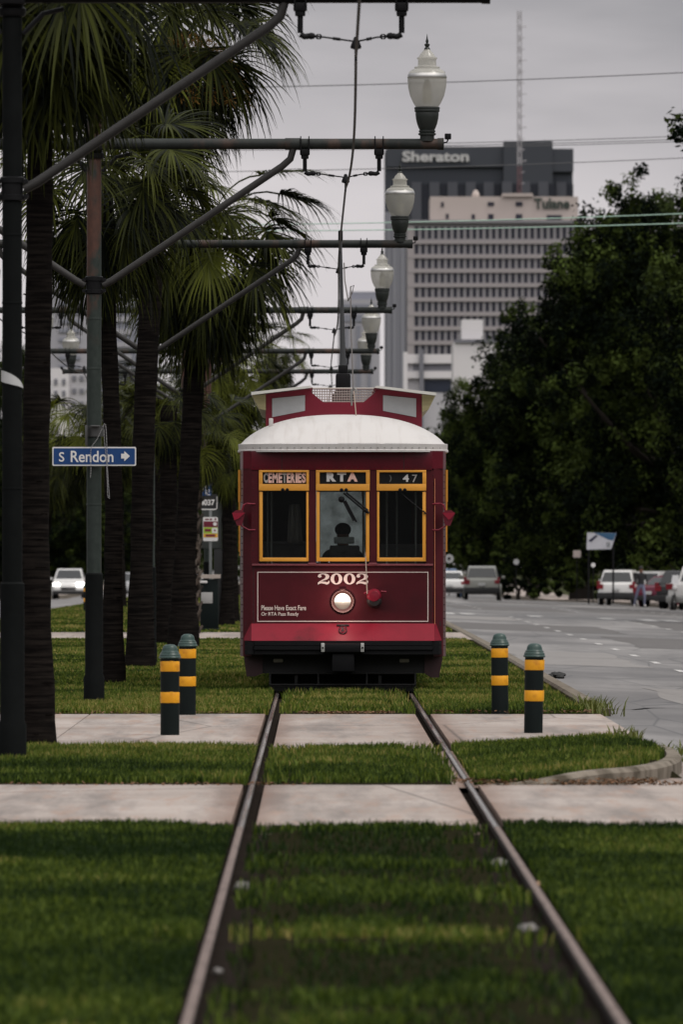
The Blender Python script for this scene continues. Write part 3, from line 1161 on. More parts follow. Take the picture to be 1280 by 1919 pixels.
    letters(w3, '4', 755, 766.5, 889, 903, [ROLLW], 0.035)
    letters(w3, '7', 772.5, 782, 889.5, 904, [ROLLG], 0.0)
    letters(w3, ')', 729.5, 734, 890, 903, [ROLLD], 0.02)
    # wiper arms on the middle pane
    wa = MB()
    for (a, c) in (((644, 924), (688, 961)), ((649, 923), (690, 957)), ((647, 938), (668, 978)), ((643, 938), (663, 976))):
        wa.tube([(px(a[0]), -0.05, pz(a[1])), (px(c[0]), -0.045, pz(c[1]))], 0.013, 6)
    wa.tube([(px(684), -0.05, pz(955)), (px(692), -0.05, pz(962))], 0.016, 6)
    wa.ball((px(640), -0.03, pz(936)), 0.04, 8)
    wa.build('wiper', BLACKM, root)
    wb = MB()
    wb.tube([(px(793), -0.045, pz(957)), (px(799), -0.045, pz(963))], 0.008, 6)
    wb.tube([(px(793), -0.045, pz(963)), (px(799), -0.045, pz(963))], 0.006, 6)
    wb.tube([(px(752), -0.045, pz(925)), (px(795), -0.045, pz(960))], 0.006, 6)
    wb.build('wiper', BLACKM, root)

    # side windows with proud yellow frames
    for s_ in (-1, 1):
        for k in range(10):
            y = 0.56 + k * (LEN - 0.6) / 10.0
            f = MB()
            y1 = y + (LEN - 0.6) / 10.0 - 0.22
            for (a, c, e, g_) in ((y, y1, pz(912), pz(880)), (y, y1, pz(1042), pz(1034)), (y, y + 0.05, pz(1034), pz(912)), (y1 - 0.05, y1, pz(1034), pz(912))):
                if k > 0 or g_ > pz(940):
                    f.box(s_ * (W - 0.01), s_ * (W + 0.022), a, c, e, g_)
            if k == 0:
                f.box(s_ * (W + 0.002), s_ * (W + 0.024), 0.36, 0.50, pz(940), pz(880))
            fr = f.build('side_window', YEL, root)
            g = MB()
            g.box(s_ * (W - 0.03), s_ * (W - 0.022), y + 0.03, y1 - 0.03, pz(1036), pz(908))
            g.build('glass', GL, fr)

    # --- panel pinstripe, number, notice
    ps = MB()
    X0, X1, Z0, Z1 = px(482), px(803), pz(1165), pz(1071.5)
    tk, yy0, yy1 = 0.0095, -0.004, 0.002
    ps.box(X0, X1, yy0, yy1, Z1 - tk, Z1)
    ps.box(X0, X1, yy0, yy1, Z0, Z0 + tk)
    ps.box(X0, X0 + tk, yy0, yy1, Z0 + tk, Z1 - tk)
    ps.box(X1 - tk, X1, yy0, yy1, Z0 + tk, Z1 - tk)
    ps.build('pinstripe', CREAM, root, smooth=False)
    nb = MB()
    h = pz(1074.5) - pz(1095)
    gw = px(618) - px(595)

    def glyph2(x0):
        poly = window_glyph_2()
        P2 = [(x0 + p[0] * gw, pz(1095) + p[1] * h) for p in poly]
        tr = poly_tri(poly)
        nb.add([(p[0], -0.005, p[1]) for p in P2], tr)

    def glyph0(x0):
        n = 28
        oc = [(x0 + gw * (0.5 + 0.48 * math.cos(2 * PI * k / n)), pz(1095) + h * (0.5 + 0.51 * math.sin(2 * PI * k / n))) for k in range(n)]
        ic = [(x0 + gw * (0.5 + 0.20 * math.cos(2 * PI * k / n)), pz(1095) + h * (0.5 + 0.40 * math.sin(2 * PI * k / n))) for k in range(n)]
        nb.add([(p[0], -0.005, p[1]) for p in oc + ic], [(k, (k + 1) % n, n + (k + 1) % n, n + k) for k in range(n)])
    glyph2(px(595))
    glyph0(px(619))
    glyph0(px(643.5))
    glyph2(px(667.5))
    nb.build('car_number', CREAM, root, smooth=False)
    nt_ = MB()
    for s_, x0, x1, y0, y1 in (('Please Have Exact Fare', 489.5, 573.5, 1134.5, 1143.6), ('Or RTA Pass Ready', 489.5, 559.5, 1147, 1155.8)):
        vs_, fs = text_geo(s_, px(x1) - px(x0), pz(y0) - pz(y1), 0.012, 0.003)
        nt_.add([(v.x + px(x0), v.y - 0.002, v.z + pz(y1)) for v in vs_], fs)
    nt_.build('notice_lettering', CREAM, root, smooth=False)

    # --- headlight
    hc = (px(642), -0.01, pz(1127))
    hl = MB()
    hl.lathe([(0.140, 0.02), (0.140, -0.025), (0.132, -0.040), (0.118, -0.036), (0.096, -0.02), (0.096, 0.0)], hc, 32, 'Y')
    hl.bbox(hc[0] - 0.035, hc[0] + 0.035, -0.06, -0.02, hc[2] + 0.125, hc[2] + 0.15, 0.01)
    hlo = hl.build('headlight', MAT('bronze_bezel', (0.07, 0.026, 0.022), 0.4, 0.1, 0.2), root)
    ln = MB()
    ln.lathe([(0.097, -0.012), (0.082, -0.03), (0.045, -0.042), (0.0001, -0.046)], hc, 28, 'Y')
    m, t, b = principled('lit_headlight_lens')
    tc = N(t, 'ShaderNodeTexCoord')
    sep = N(t, 'ShaderNodeSeparateXYZ')
    L(t, tc.outputs['Object'], sep.inputs[0])
    zc = math_n(t, 'SUBTRACT', sep.outputs[2], hc[2])
    stg = ramp(t, math_n(t, 'ADD', math_n(t, 'MULTIPLY', zc, 4.5), 0.5, True), [(0.30, (0.05,) * 3), (0.44, (0.16,) * 3), (0.54, (1,) * 3)])
    b.inputs['Base Color'].default_value = (0.16, 0.14, 0.11, 1)
    b.inputs['Roughness'].default_value = 0.2
    b.inputs['Emission Color'].default_value = (1.0, 0.93, 0.78, 1)
    L(t, math_n(t, 'MULTIPLY', stg, 2.6), b.inputs['Emission Strength'])
    ln.build('lens', m, hlo)
    ld = bpy.data.lights.new('headlight_halo_fill', 'POINT')  # unseen point light added to throw a red halo on the panel
    ld.energy = 5.0
    ld.color = (1.0, 0.66, 0.56)
    ld.shadow_soft_size = 0.05
    lo = bpy.data.objects.new('headlight_halo_fill', ld)
    COL.objects.link(lo)
    lo.parent = root
    lo.location = (hc[0], -0.30, hc[2] + 0.01)

    # --- retriever drum and rope
    rc = (px(701), -0.10, pz(1117))
    rt = MB()
    rt.lathe([(0.05, 0.10), (0.073, 0.07), (0.083, 0.0), (0.080, -0.06), (0.06, -0.085), (0.0001, -0.09)], rc, 24, 'Y')
    rt.lathe([(0.084, 0.0), (0.089, 0.02), (0.089, 0.04), (0.077, 0.05)], rc, 24, 'Y')
    rt.tube([(rc[0] + 0.08, -0.13, rc[2] + 0.055), (rc[0] + 0.145, -0.13, rc[2] + 0.05)], 0.012, 8)
    rt.tube([(rc[0] - 0.06, -0.13, rc[2] + 0.06), (rc[0] - 0.115, -0.14, rc[2] + 0.03)], 0.014, 8)
    rto = rt.build('rope_catcher', MAT('catcher_red', (0.19, 0.008, 0.022), 0.36, 0, 0.2, 6), root)
    ru = MB()
    ru.lathe([(0.07, 0.09), (0.085, 0.06), (0.090, 0.0), (0.085, -0.06), (0.06, -0.088), (0.0001, -0.092)], (rc[0] + 0.004, rc[1] + 0.012, rc[2] - 0.058), 20, 'Y')
    ru.build('catcher_shaded_half', MAT('shaded_catcher', (0.014, 0.010, 0.010), 0.55), rto)  # shadowed lower half of the drum, put in as a separate dark body
    rope = MB()
    ra = Vector((px(664), 1.2, pz(730)))
    rb = Vector((px(688), -0.22, pz(1113)))
    rope.tube([ra.lerp(rb, k / 12) + Vector((0.02 * math.sin(PI * k / 12), -0.1 * math.sin(PI * k / 12), 0)) for k in range(13)], 0.0065, 6)
    rope.build('trolley_rope', MAT('tan_rope', (0.34, 0.27, 0.22), 0.8, 0, 0.2, 30), root)
    hk = MB()
    hk.tube([(px(660) , 1.2, pz(757)), (px(659), 1.2, pz(735)), (px(660), 1.2, pz(726)), (px(664), 1.2, pz(723)), (px(668), 1.2, pz(727)), (px(668), 1.2, pz(733))], 0.011, 8)
    hk.build('rope_hook', GREYM, root)

    # --- apron below the panel
    ap = MB()
    zt, zb = pz(1168.5), pz(1200.5)
    ap.prism([(-0.003, zt), (-0.16, zb), (-0.13, zb), (0.03, zt)], px(471), px(814), 'YZ')
    for xx in (px(583), px(700)):
        ap.prism([(-0.013, zt - 0.01), (-0.168, zb), (-0.155, zb), (0.0, zt - 0.01)], xx - 0.018, xx + 0.018, 'YZ')
    for s_, xe in ((-1, px(471)), (1, px(814))):
        ap.add([(xe, -0.003, zt), (xe, -0.16, zb), (xe + s_ * 0.09, 0.10, zb), (xe + s_ * 0.09, 0.14, zt)], [(0, 1, 2, 3)])
    apo = ap.build('apron', MAT('sky_lit_red_apron', (0.215, 0.008, 0.022), 0.4, 0, 0.16, 2.0, 0.05, 30, 0.18, col2=(0.10, 0.008, 0.014), lo=0.54, hi=0.70), root)  # same red as the panel, brightened: sky light put into the colour
    em = MB()
    cc = Vector((px(642.5), -0.075, pz(1180)))
    n = 20
    ring = [cc + Vector((0.045 * math.cos(2 * PI * k / n), -0.035 * math.sin(2 * PI * k / n) * -1 * 0.55 - 0.012, 0.048 * math.sin(2 * PI * k / n))) for k in range(n + 1)]
    em.tube(ring, 0.006, 6, False)
    vs_, fs = text_geo('B', 0.04, 0.05, 0.04, 0.006)
    em.add([(v.x + cc.x - 0.02, cc.y - 0.02 + (v.z - 0.025) * -0.55 * -1 - 0.004, v.z + cc.z - 0.018) for v in vs_], fs)
    em.bbox(cc.x - 0.075, cc.x + 0.075, cc.y + 0.035, cc.y + 0.06, cc.z + 0.04, cc.z + 0.065, 0.01)
    em.build('emblem', MAT('black_emblem', (0.02, 0.01, 0.012), 0.5), apo)

    # --- bumper, coupler, underside
    bp = MB()
    for (z0, z1, yf) in ((pz(1209), pz(1201), -0.20), (pz(1217), pz(1210), -0.23), (pz(1226), pz(1218), -0.20)):
        bp.prism([(-1.17, 0.2), (-1.17, 0.05), (-1.05, yf + 0.03), (-0.9, yf), (0.9, yf), (1.05, yf + 0.03), (1.17, 0.05), (1.17, 0.2)], z0, z1, 'XY')
    bp.box(-1.14, 1.14, -0.15, 0.2, pz(1226), pz(1202))
    bp.build('bumper', BLACKM, root, angle=25)
    cp = MB()
    cp.bbox(px(603), px(683), -0.36, -0.1, pz(1222), pz(1205.5), 0.02)
    cp.bbox(px(622), px(664), -0.30, 0.1, pz(1258), pz(1224), 0.02)
    cpo = cp.build('coupler_guard', BLACKM, root)
    for xx in (605, 679):
        ck = MB()
        ck.bbox(px(xx - 3.2), px(xx + 3.2), -0.375, -0.355, pz(1221), pz(1204.5), 0.004)
        ck.mi = 1
        ck.lathe([(0.011, -0.372), (0.011, -0.384), (0.0001, -0.386)], (px(xx), 0, pz(1213)), 10, 'Y')
        ck.build('clip', [STEELBR, BLACKM], cpo)
    sk = MB()
    for s_ in (-1, 1):
        P = [(457, 1217), (492, 1217), (492, 1262), (478, 1268), (462, 1268), (457, 1235)] if s_ < 0 else [(829, 1217), (796, 1217), (796, 1262), (808, 1270), (823, 1270), (830, 1235)]
        sk = MB()
        sk.prism([(px(a), pz(c)) for a, c in P], 0.10, 0.9)
        sk.build('skirt', REDDK, root)
    ud = MB()
    ud.box(-1.0, 1.0, 0.12, 0.5, pz(1262), pz(1225))
    ud.box(-1.08, 1.08, 0.5, LEN - 0.4, pz(1256), pz(1228))
    ud.box(-0.86, 0.86, 0.55, 2.9, 0.10, 0.30)
    ud.bbox(-0.9, 0.9, LEN - 3.2, LEN - 1.1, 0.12, 0.32)
    ud.build('underframe', MAT('sooty_underframe', (0.012, 0.012, 0.012), 0.7, 0, 0.4), root)
    lg = MB()
    zA, zB = pz(1262), pz(1283)
    for z, y in ((zA, -0.02), (zB, -0.10)):
        lg.tube([(px(506), y, z), (px(778), y, z)], 0.012, 8)
    for xx in lin(px(506), px(778), 4):
        lg.tube([(xx, -0.02, zA), (xx, -0.10, zB)], 0.012, 8)
    lg.bbox(px(505), px(780), -0.06, 0.05, pz(1296), pz(1284), 0.01)
    for xx in (px(555), px(712)):
        lg.bbox(xx - 0.02, xx + 0.02, 0.0, 0.05, pz(1286), pz(1258), 0.008)
    lg.build('lifeguard', MAT('dull_black_bars', (0.012, 0.012, 0.012), 0.6, spec=0.1), root)
    for xx in (521, 758):
        ml = MB()
        ml.bbox(px(xx - 9), px(xx + 9), 0.095, 0.125, pz(1241.5), pz(1234.5), 0.012)
        ml.build('marker_lamp', MAT('clear_lamp_lens', (0.34, 0.31, 0.26), 0.3, 0, 0.3, 20), root)
    for y in (1.2, 2.9, LEN - 2.9, LEN - 1.2):
        for s_ in (-1, 1):
            wh = MB()
            wh.lathe([(0.0001, -0.05), (0.33, -0.05), (0.36, -0.03), (0.36, -0.012), (0.33, 0.0), (0.33, 0.08), (0.30, 0.085), (0.0001, 0.07)], (s_ * GH - 0.02, y, 0.016 + 0.33), 24, 'X')
            wh.build('wheel', BLACKM, root)

    # --- mirrors
    for s_, xx in ((-1, 447), (1, 841)):
        mr = MB()
        X = px(xx)
        mr.prism([(X - 0.075, pz(962)), (X + 0.075, pz(962)), (X + (0.04 if s_ < 0 else 0.02), pz(985)), (X - (0.02 if s_ < 0 else 0.04), pz(985))], -0.10, 0.06)
        mr.prism([(X - 0.075, pz(961.5)), (X + 0.075, pz(961.5)), (X + 0.03, pz(956)), (X - 0.03, pz(956))], -0.09, 0.05)
        mro = mr.build('mirror', MAT('mirror_back_red', (0.13, 0.010, 0.022), 0.35), root, angle=20)
        tpm = MB()
        tpm.prism([(X - 0.077, pz(961)), (X + 0.077, pz(961)), (X + 0.03, pz(971)), (X - 0.0, pz(975))] if s_ > 0 else [(X - 0.077, pz(961)), (X + 0.077, pz(961)), (X + 0.0, pz(972)), (X - 0.05, pz(975))], -0.115, -0.09)
        tpm.build('lit_facet', REDBR, mro, angle=20)  # light on the mirror top put in as a brighter red facet
        am = MB()
        am.tube([(X - s_ * 0.03, -0.02, pz(962)), (X - s_ * 0.06, -0.04, pz(946)), (X - s_ * 0.10, -0.04, pz(943.5)), (px(811 if s_ > 0 else 478), 0.0, pz(944.5))], 0.010, 8)
        am.tube([(X - s_ * 0.03, -0.02, pz(985)), (X - s_ * 0.12, -0.03, pz(993)), (px(811 if s_ > 0 else 478), 0.0, pz(993))], 0.008, 8)
        am.build('arm', MAT('red_tube', (0.22, 0.015, 0.035), 0.4), mro)

    # --- roof
    rf = MB()
    HW = px(838)
    zE = pz(832)
    AR = pz(773.5) - zE
    nu, ys = 40, [0, .05, .12, .22, .35, .5, .7, .95, 1.25, 1.6, 2.2, 4, 7, 10, 12]

    def yfront(u):
        return -0.13 + 0.5 * abs(u) ** 7
    vv = []
    for d in ys:
        for i in range(nu + 1):
            u = -1 + 2 * i / nu
            u = math.sin(u * PI / 2) if False else u
            x = HW * u
            k = 1 - (1 - min(1.0, d / 1.6)) ** 2.6
            ax = (1 - abs(u) ** 2.5) ** 0.75
            vv.append((x, yfront(u) + d, zE + AR * ax * (0.02 + 0.98 * k)))
    nx = nu + 1
    rf.add(vv, [(j * nx + i, j * nx + i + 1, (j + 1) * nx + i + 1, (j + 1) * nx + i) for j in range(len(ys) - 1) for i in range(nu)])
    # eave band with two rolled edges
    prof = [(0.0, zE + 0.004), (0.014, zE), (0.012, pz(842)), (0.022, pz(843.5)), (0.022, pz(847)), (-0.05, pz(847))]
    bands = []
    for (o_, z) in prof:
        row = [(-HW - o_, 12.0, z)]
        for i in range(nu + 1):
            u = -1 + 2 * i / nu
            nxv, nyv = (u ** 7, -1.0 + abs(u) ** 7)
            ln_ = math.hypot(nxv, nyv) or 1
            row.append((HW * u + o_ * nxv / ln_, yfront(u) + o_ * nyv / ln_, z))
        row.append((HW + o_, 12.0, z))
        bands.append(row)
    k_ = len(bands[0])
    rf.add([p for r_ in bands for p in r_], [(j * k_ + i, j * k_ + i + 1, (j + 1) * k_ + i + 1, (j + 1) * k_ + i) for j in range(len(prof) - 1) for i in range(k_ - 1)])
    rfo = rf.build('roof', ROOFW, root, angle=35)
    rr = MB()
    for i in range(1, 30):
        u = -1 + 2 * i / 30
        rr.ball((HW * u, yfront(u) - 0.018, pz(839)), 0.008, 6)
    rr.build('roof_rivets', GREYM, rfo)
    hk2 = MB()
    hk2.bbox(px(503), px(511), 0.8, 0.86, pz(799), pz(782), 0.01, Matrix.Rotation(R(-0), 4, 'Z'))
    hk2.build('roof_bracket', ROOFW, rfo)

    # --- air conditioning housing on the roof (two bays and a notch)
    def qx(x): return (x - (VX + (643 - VX) * 155 / 158.0)) / 155.0
    def qz(y): return CAMH - (y - VY) / 155.0
    y0, y1 = 2.0, 9.5
    hs = MB()
    hs.prism([(qx(498), qz(800)), (qx(498), qz(739)), (qx(575), qz(729)), (qx(606), qz(754)), (qx(681), qz(754)), (qx(711), qz(729)), (qx(791), qz(739)), (qx(791), qz(800))], y0, y1)
    hso = hs.build('roof_housing', MAT('housing_red', (0.17, 0.009, 0.024), 0.35, 0, 0.15, 3), root, angle=20)
    wpn = MB()
    for P in (((510, 782), (510, 747), (571.5, 741), (571.5, 770)), ((718, 770), (718, 741), (780, 747), (780, 782))):
        wpn = MB()
        wpn.prism([(qx(a), qz(c)) for a, c in P], y0 - 0.012, y0 + 0.01)
        wpn.build('white_panel', MAT('pale_grey_panel', (0.40, 0.41, 0.42), 0.55, 0, 0.1, 12, 0.1, 40), hso)
    tp = MB()
    for P in (((471, 741), (471, 735.5), (581, 723.5), (586, 727)), ((701, 727), (706, 723.5), (817, 736.5), (817, 742))):
        tp = MB()
        tp.prism([(qx(a), qz(c)) for a, c in P], y0 - 0.25, y1 + 0.2)
        tp.build('cover_slab', MAT('white_cover', (0.58, 0.57, 0.53), 0.5, 0, 0.1, 6), hso)
    lv = MB()
    for P in (((472, 741), (498, 739.5), (498, 769), (485, 766)), ((816, 742), (791, 739.5), (791, 772), (803, 768))):
        lv = MB()
        lv.prism([(qx(a), qz(c)) for a, c in P], y0 - 0.05, y1)
        lv.build('louvre_side', MAT('straw_louvre', (0.36, 0.32, 0.17), 0.6, 0, 0.3, 4, 0.3, 60, scale=(1, 1, 14)), hso, angle=15)
    me_ = MB()
    nx_, nz_ = 26, 6
    X0, X1 = qx(585), qx(702)
    for j in range(nz_):
        z = qz(752) + j * (qz(728) - qz(752)) / (nz_ - 1)
        me_.tube([(X0, 2.5, z), (X1, 2.5, z)], 0.006, 5)
    for i in range(nx_):
        x = X0 + (X1 - X0) * i / (nx_ - 1)
        me_.tube([(x, 2.5, qz(755)), (x, 2.5, qz(727))], 0.006, 5)
    me_.tube([(X0, 2.5, qz(727)), (X1, 2.5, qz(727))], 0.013, 6)
    me_.build('mesh_guard', MAT('pale_mesh', (0.42, 0.39, 0.35), 0.5, 0.1), hso)

    # --- trolley base and pole (leans back to the wire)
    yb = 5.0
    s2 = FPX / (FPX / 158.0 + yb)

    def ax(x): return (x - (VX + (643 - VX) * s2 / 158.0)) / s2
    def az(y): return CAMH - (y - VY) / s2
    tb = MB()
    tb.bbox(ax(629), ax(657), yb - 0.2, yb + 0.5, az(752), az(700), 0.03)
    tb.bbox(ax(634), ax(652), yb - 0.1, yb + 0.3, az(702), az(684), 0.02)
    tb.prism([(ax(622), az(753)), (ax(628), az(735)), (ax(658), az(735)), (ax(664), az(753))], yb - 0.25, yb - 0.05)
    for xx in (626, 633, 652, 660):
        tb.tube([(ax(xx), yb - 0.27, az(752)), (ax(xx), yb - 0.27, az(738))], 0.02, 8)
    tbo = tb.build('trolley_base', BLACKM, root)
    tpole = MB()
    pA = Vector((ax(643), yb, az(692)))
    pB = Vector((TRX - 0.02 - root.location.x, 9.0, 5.68))
    tpole.tube([pA, pA.lerp(pB, 0.15), pA.lerp(pB, 0.5), pB], [0.046, 0.034, 0.025, 0.018], 10)
    tpole.bbox(pB.x - 0.03, pB.x + 0.03, pB.y - 0.08, pB.y + 0.12, pB.z, pB.z + 0.13, 0.015)
    tpole.build('trolley_pole', BLACKM, tbo)
    rp2 = MB()
    r0 = pA.lerp(pB, 0.82) + Vector((0.04, -0.02, 0))
    r1 = Vector((ax(655), yb - 1.0, az(560)))
    r2 = Vector((px(663), 1.2, pz(728)))
    rp2.tube([r0, r0.lerp(r1, 0.4) + Vector((-0.02, 0, -0.05)), r1 + Vector((-0.02, 0, -0.05)), r1 + Vector((0.03, 0, 0.05)), r1 + Vector((0.05, 0, 0.14)), r1 + Vector((0.01, 0, 0.12)), r1.lerp(r2, 0.3), r1.lerp(r2, 0.65), r2], 0.008, 6)
    rp2.build('trolley_rope', MAT('dark_rope', (0.10, 0.09, 0.085), 0.8, 0, 0.2, 30), tbo)
    return root


car_root = build_streetcar()


# ------------------------------------------------------------------ people (skin-modifier figures, baked)
def figure(name, joints, edges, radii, region, mats, root_i=0):
    me = bpy.data.meshes.new(name)
    me.from_pydata([Vector(j) for j in joints], edges, [])
    o = bpy.data.objects.new(name, me)
    COL.objects.link(o)
    sk = o.modifiers.new('skin', 'SKIN')
    sk.use_smooth_shade = True
    for i, sv in enumerate(me.skin_vertices[0].data):
        r_ = radii[i]
        sv.radius = r_ if isinstance(r_, tuple) else (r_, r_)
        sv.use_root = (i == root_i)
    ss = o.modifiers.new('sub', 'SUBSURF')
    ss.levels = ss.render_levels = 2
    dg = bpy.context.evaluated_depsgraph_get()
    bm_ = bpy.data.meshes.new_from_object(o.evaluated_get(dg))
    bpy.data.objects.remove(o)
    ob = link_mesh(name, bm_, None)
    bm_.materials.clear()
    for m in mats:
        bm_.materials.append(m)
    for p in bm_.polygons:
        p.material_index = region(p.center)
        p.use_smooth = True
    return ob


SKINM = MAT('brown_skin', (0.20, 0.10, 0.065), 0.55, 0, 0.1)
HAIRM = MAT('dark_hair', (0.012, 0.010, 0.009), 0.6, 0, 0.3, 40)
DARKCL = MAT('dark_shirt', (0.018, 0.018, 0.020), 0.85, 0, 0.2)
JEANS = MAT('blue_jeans', (0.16, 0.17, 0.25), 0.85, 0, 0.2, 10)
SHOE = MAT('pale_shoes', (0.55, 0.53, 0.52), 0.6)


def driver():
    zs = 1.18   # seat height inside the car
    J = [(0, 0.05, zs), (0, 0.03, zs + 0.25), (0, 0.0, zs + 0.48), (0, -0.02, zs + 0.58), (0, -0.03, zs + 0.68), (0, -0.04, zs + 0.78),
         (-0.2, 0, zs + 0.47), (-0.26, -0.08, zs + 0.22), (-0.16, -0.32, zs + 0.16), (0.2, 0, zs + 0.47), (0.26, -0.08, zs + 0.22), (0.16, -0.32, zs + 0.16),
         (-0.1, 0.0, zs - 0.02), (-0.12, -0.38, zs), (-0.12, -0.40, zs - 0.30), (0.1, 0.0, zs - 0.02), (0.12, -0.38, zs), (0.12, -0.40, zs - 0.30),
         (-0.15, -0.40, zs + 0.15), (0.15, -0.40, zs + 0.15)]
    E = [(0, 1), (1, 2), (2, 3), (3, 4), (4, 5), (2, 6), (6, 7), (7, 8), (2, 9), (9, 10), (10, 11), (0, 12), (12, 13), (13, 14), (0, 15), (15, 16), (16, 17), (8, 18), (11, 19)]
    Rr = [(0.16, 0.12), (0.15, 0.11), (0.17, 0.10), 0.055, (0.085, 0.10), (0.075, 0.085), 0.06, 0.045, 0.035, 0.06, 0.045, 0.035, 0.09, 0.07, 0.05, 0.09, 0.07, 0.05, 0.035, 0.035]
    o = figure('person', J, E, Rr, lambda c: 1 if c.z > zs + 0.56 or c.y < -0.3 and c.z > zs + 0.1 else 0, [MAT('navy_uniform', (0.045, 0.047, 0.055), 0.85), SKINM])
    o.location = (car_root.location.x + px(643), car_root.location.y + 0.95, 0)
    tag(o, 'driver in dark clothes seated behind the middle pane of the streetcar', 'person')
    hb = MB()
    hb.ball((0, -0.03, zs + 0.77), 0.105, 14, (0.95, 1.05, 0.8))
    hb.build('hair', HAIRM, o)
    return o


driver()

# ------------------------------------------------------------------ overhead poles
def W3(x, y, s):
    """photo point at scale s (pixels per metre) -> world"""
    return Vector(((x - VX) / s, FPX / s, CAMH - (y - VY) / s))


POLEX = -2.47
GLOBE = None


def globe_mat():
    m, t, b = principled('ribbed_lamp_glass')
    tc = N(t, 'ShaderNodeTexCoord')
    co = coord(t, 'Object')
    wv = N(t, 'ShaderNodeTexNoise')
    wv.inputs['Scale'].default_value = 5
    L(t, co, wv.inputs[0])
    L(t, mixc(t, wv.outputs[0], (0.50, 0.48, 0.43), (0.72, 0.71, 0.67)), b.inputs['Base Color'])
    b.inputs['Roughness'].default_value = 0.12
    tl = N(t, 'ShaderNodeBsdfTranslucent')
    tl.inputs[0].default_value = (0.78, 0.76, 0.70, 1)
    tr = N(t, 'ShaderNodeBsdfTransparent')
    tr.inputs[0].default_value = (0.85, 0.85, 0.83, 1)
    m1 = N(t, 'ShaderNodeMixShader')
    m1.inputs[0].default_value = 0.40
    L(t, b.outputs[0], m1.inputs[1])
    L(t, tl.outputs[0], m1.inputs[2])
    m2 = N(t, 'ShaderNodeMixShader')
    m2.inputs[0].default_value = 0.42
    L(t, m1.outputs[0], m2.inputs[1])
    L(t, tr.outputs[0], m2.inputs[2])
    L(t, m2.outputs[0], t.nodes['Material Output'].inputs[0])
    return m


GLOBE = globe_mat()
LAMPCAP = MAT('silver_reflector', (0.55, 0.54, 0.52), 0.28, 0.75, 0.2, 10)
LAMPIRON = MAT('black_green_cast_iron', (0.016, 0.020, 0.018), 0.45, 0, 0.3, 14, 0.3, 60)


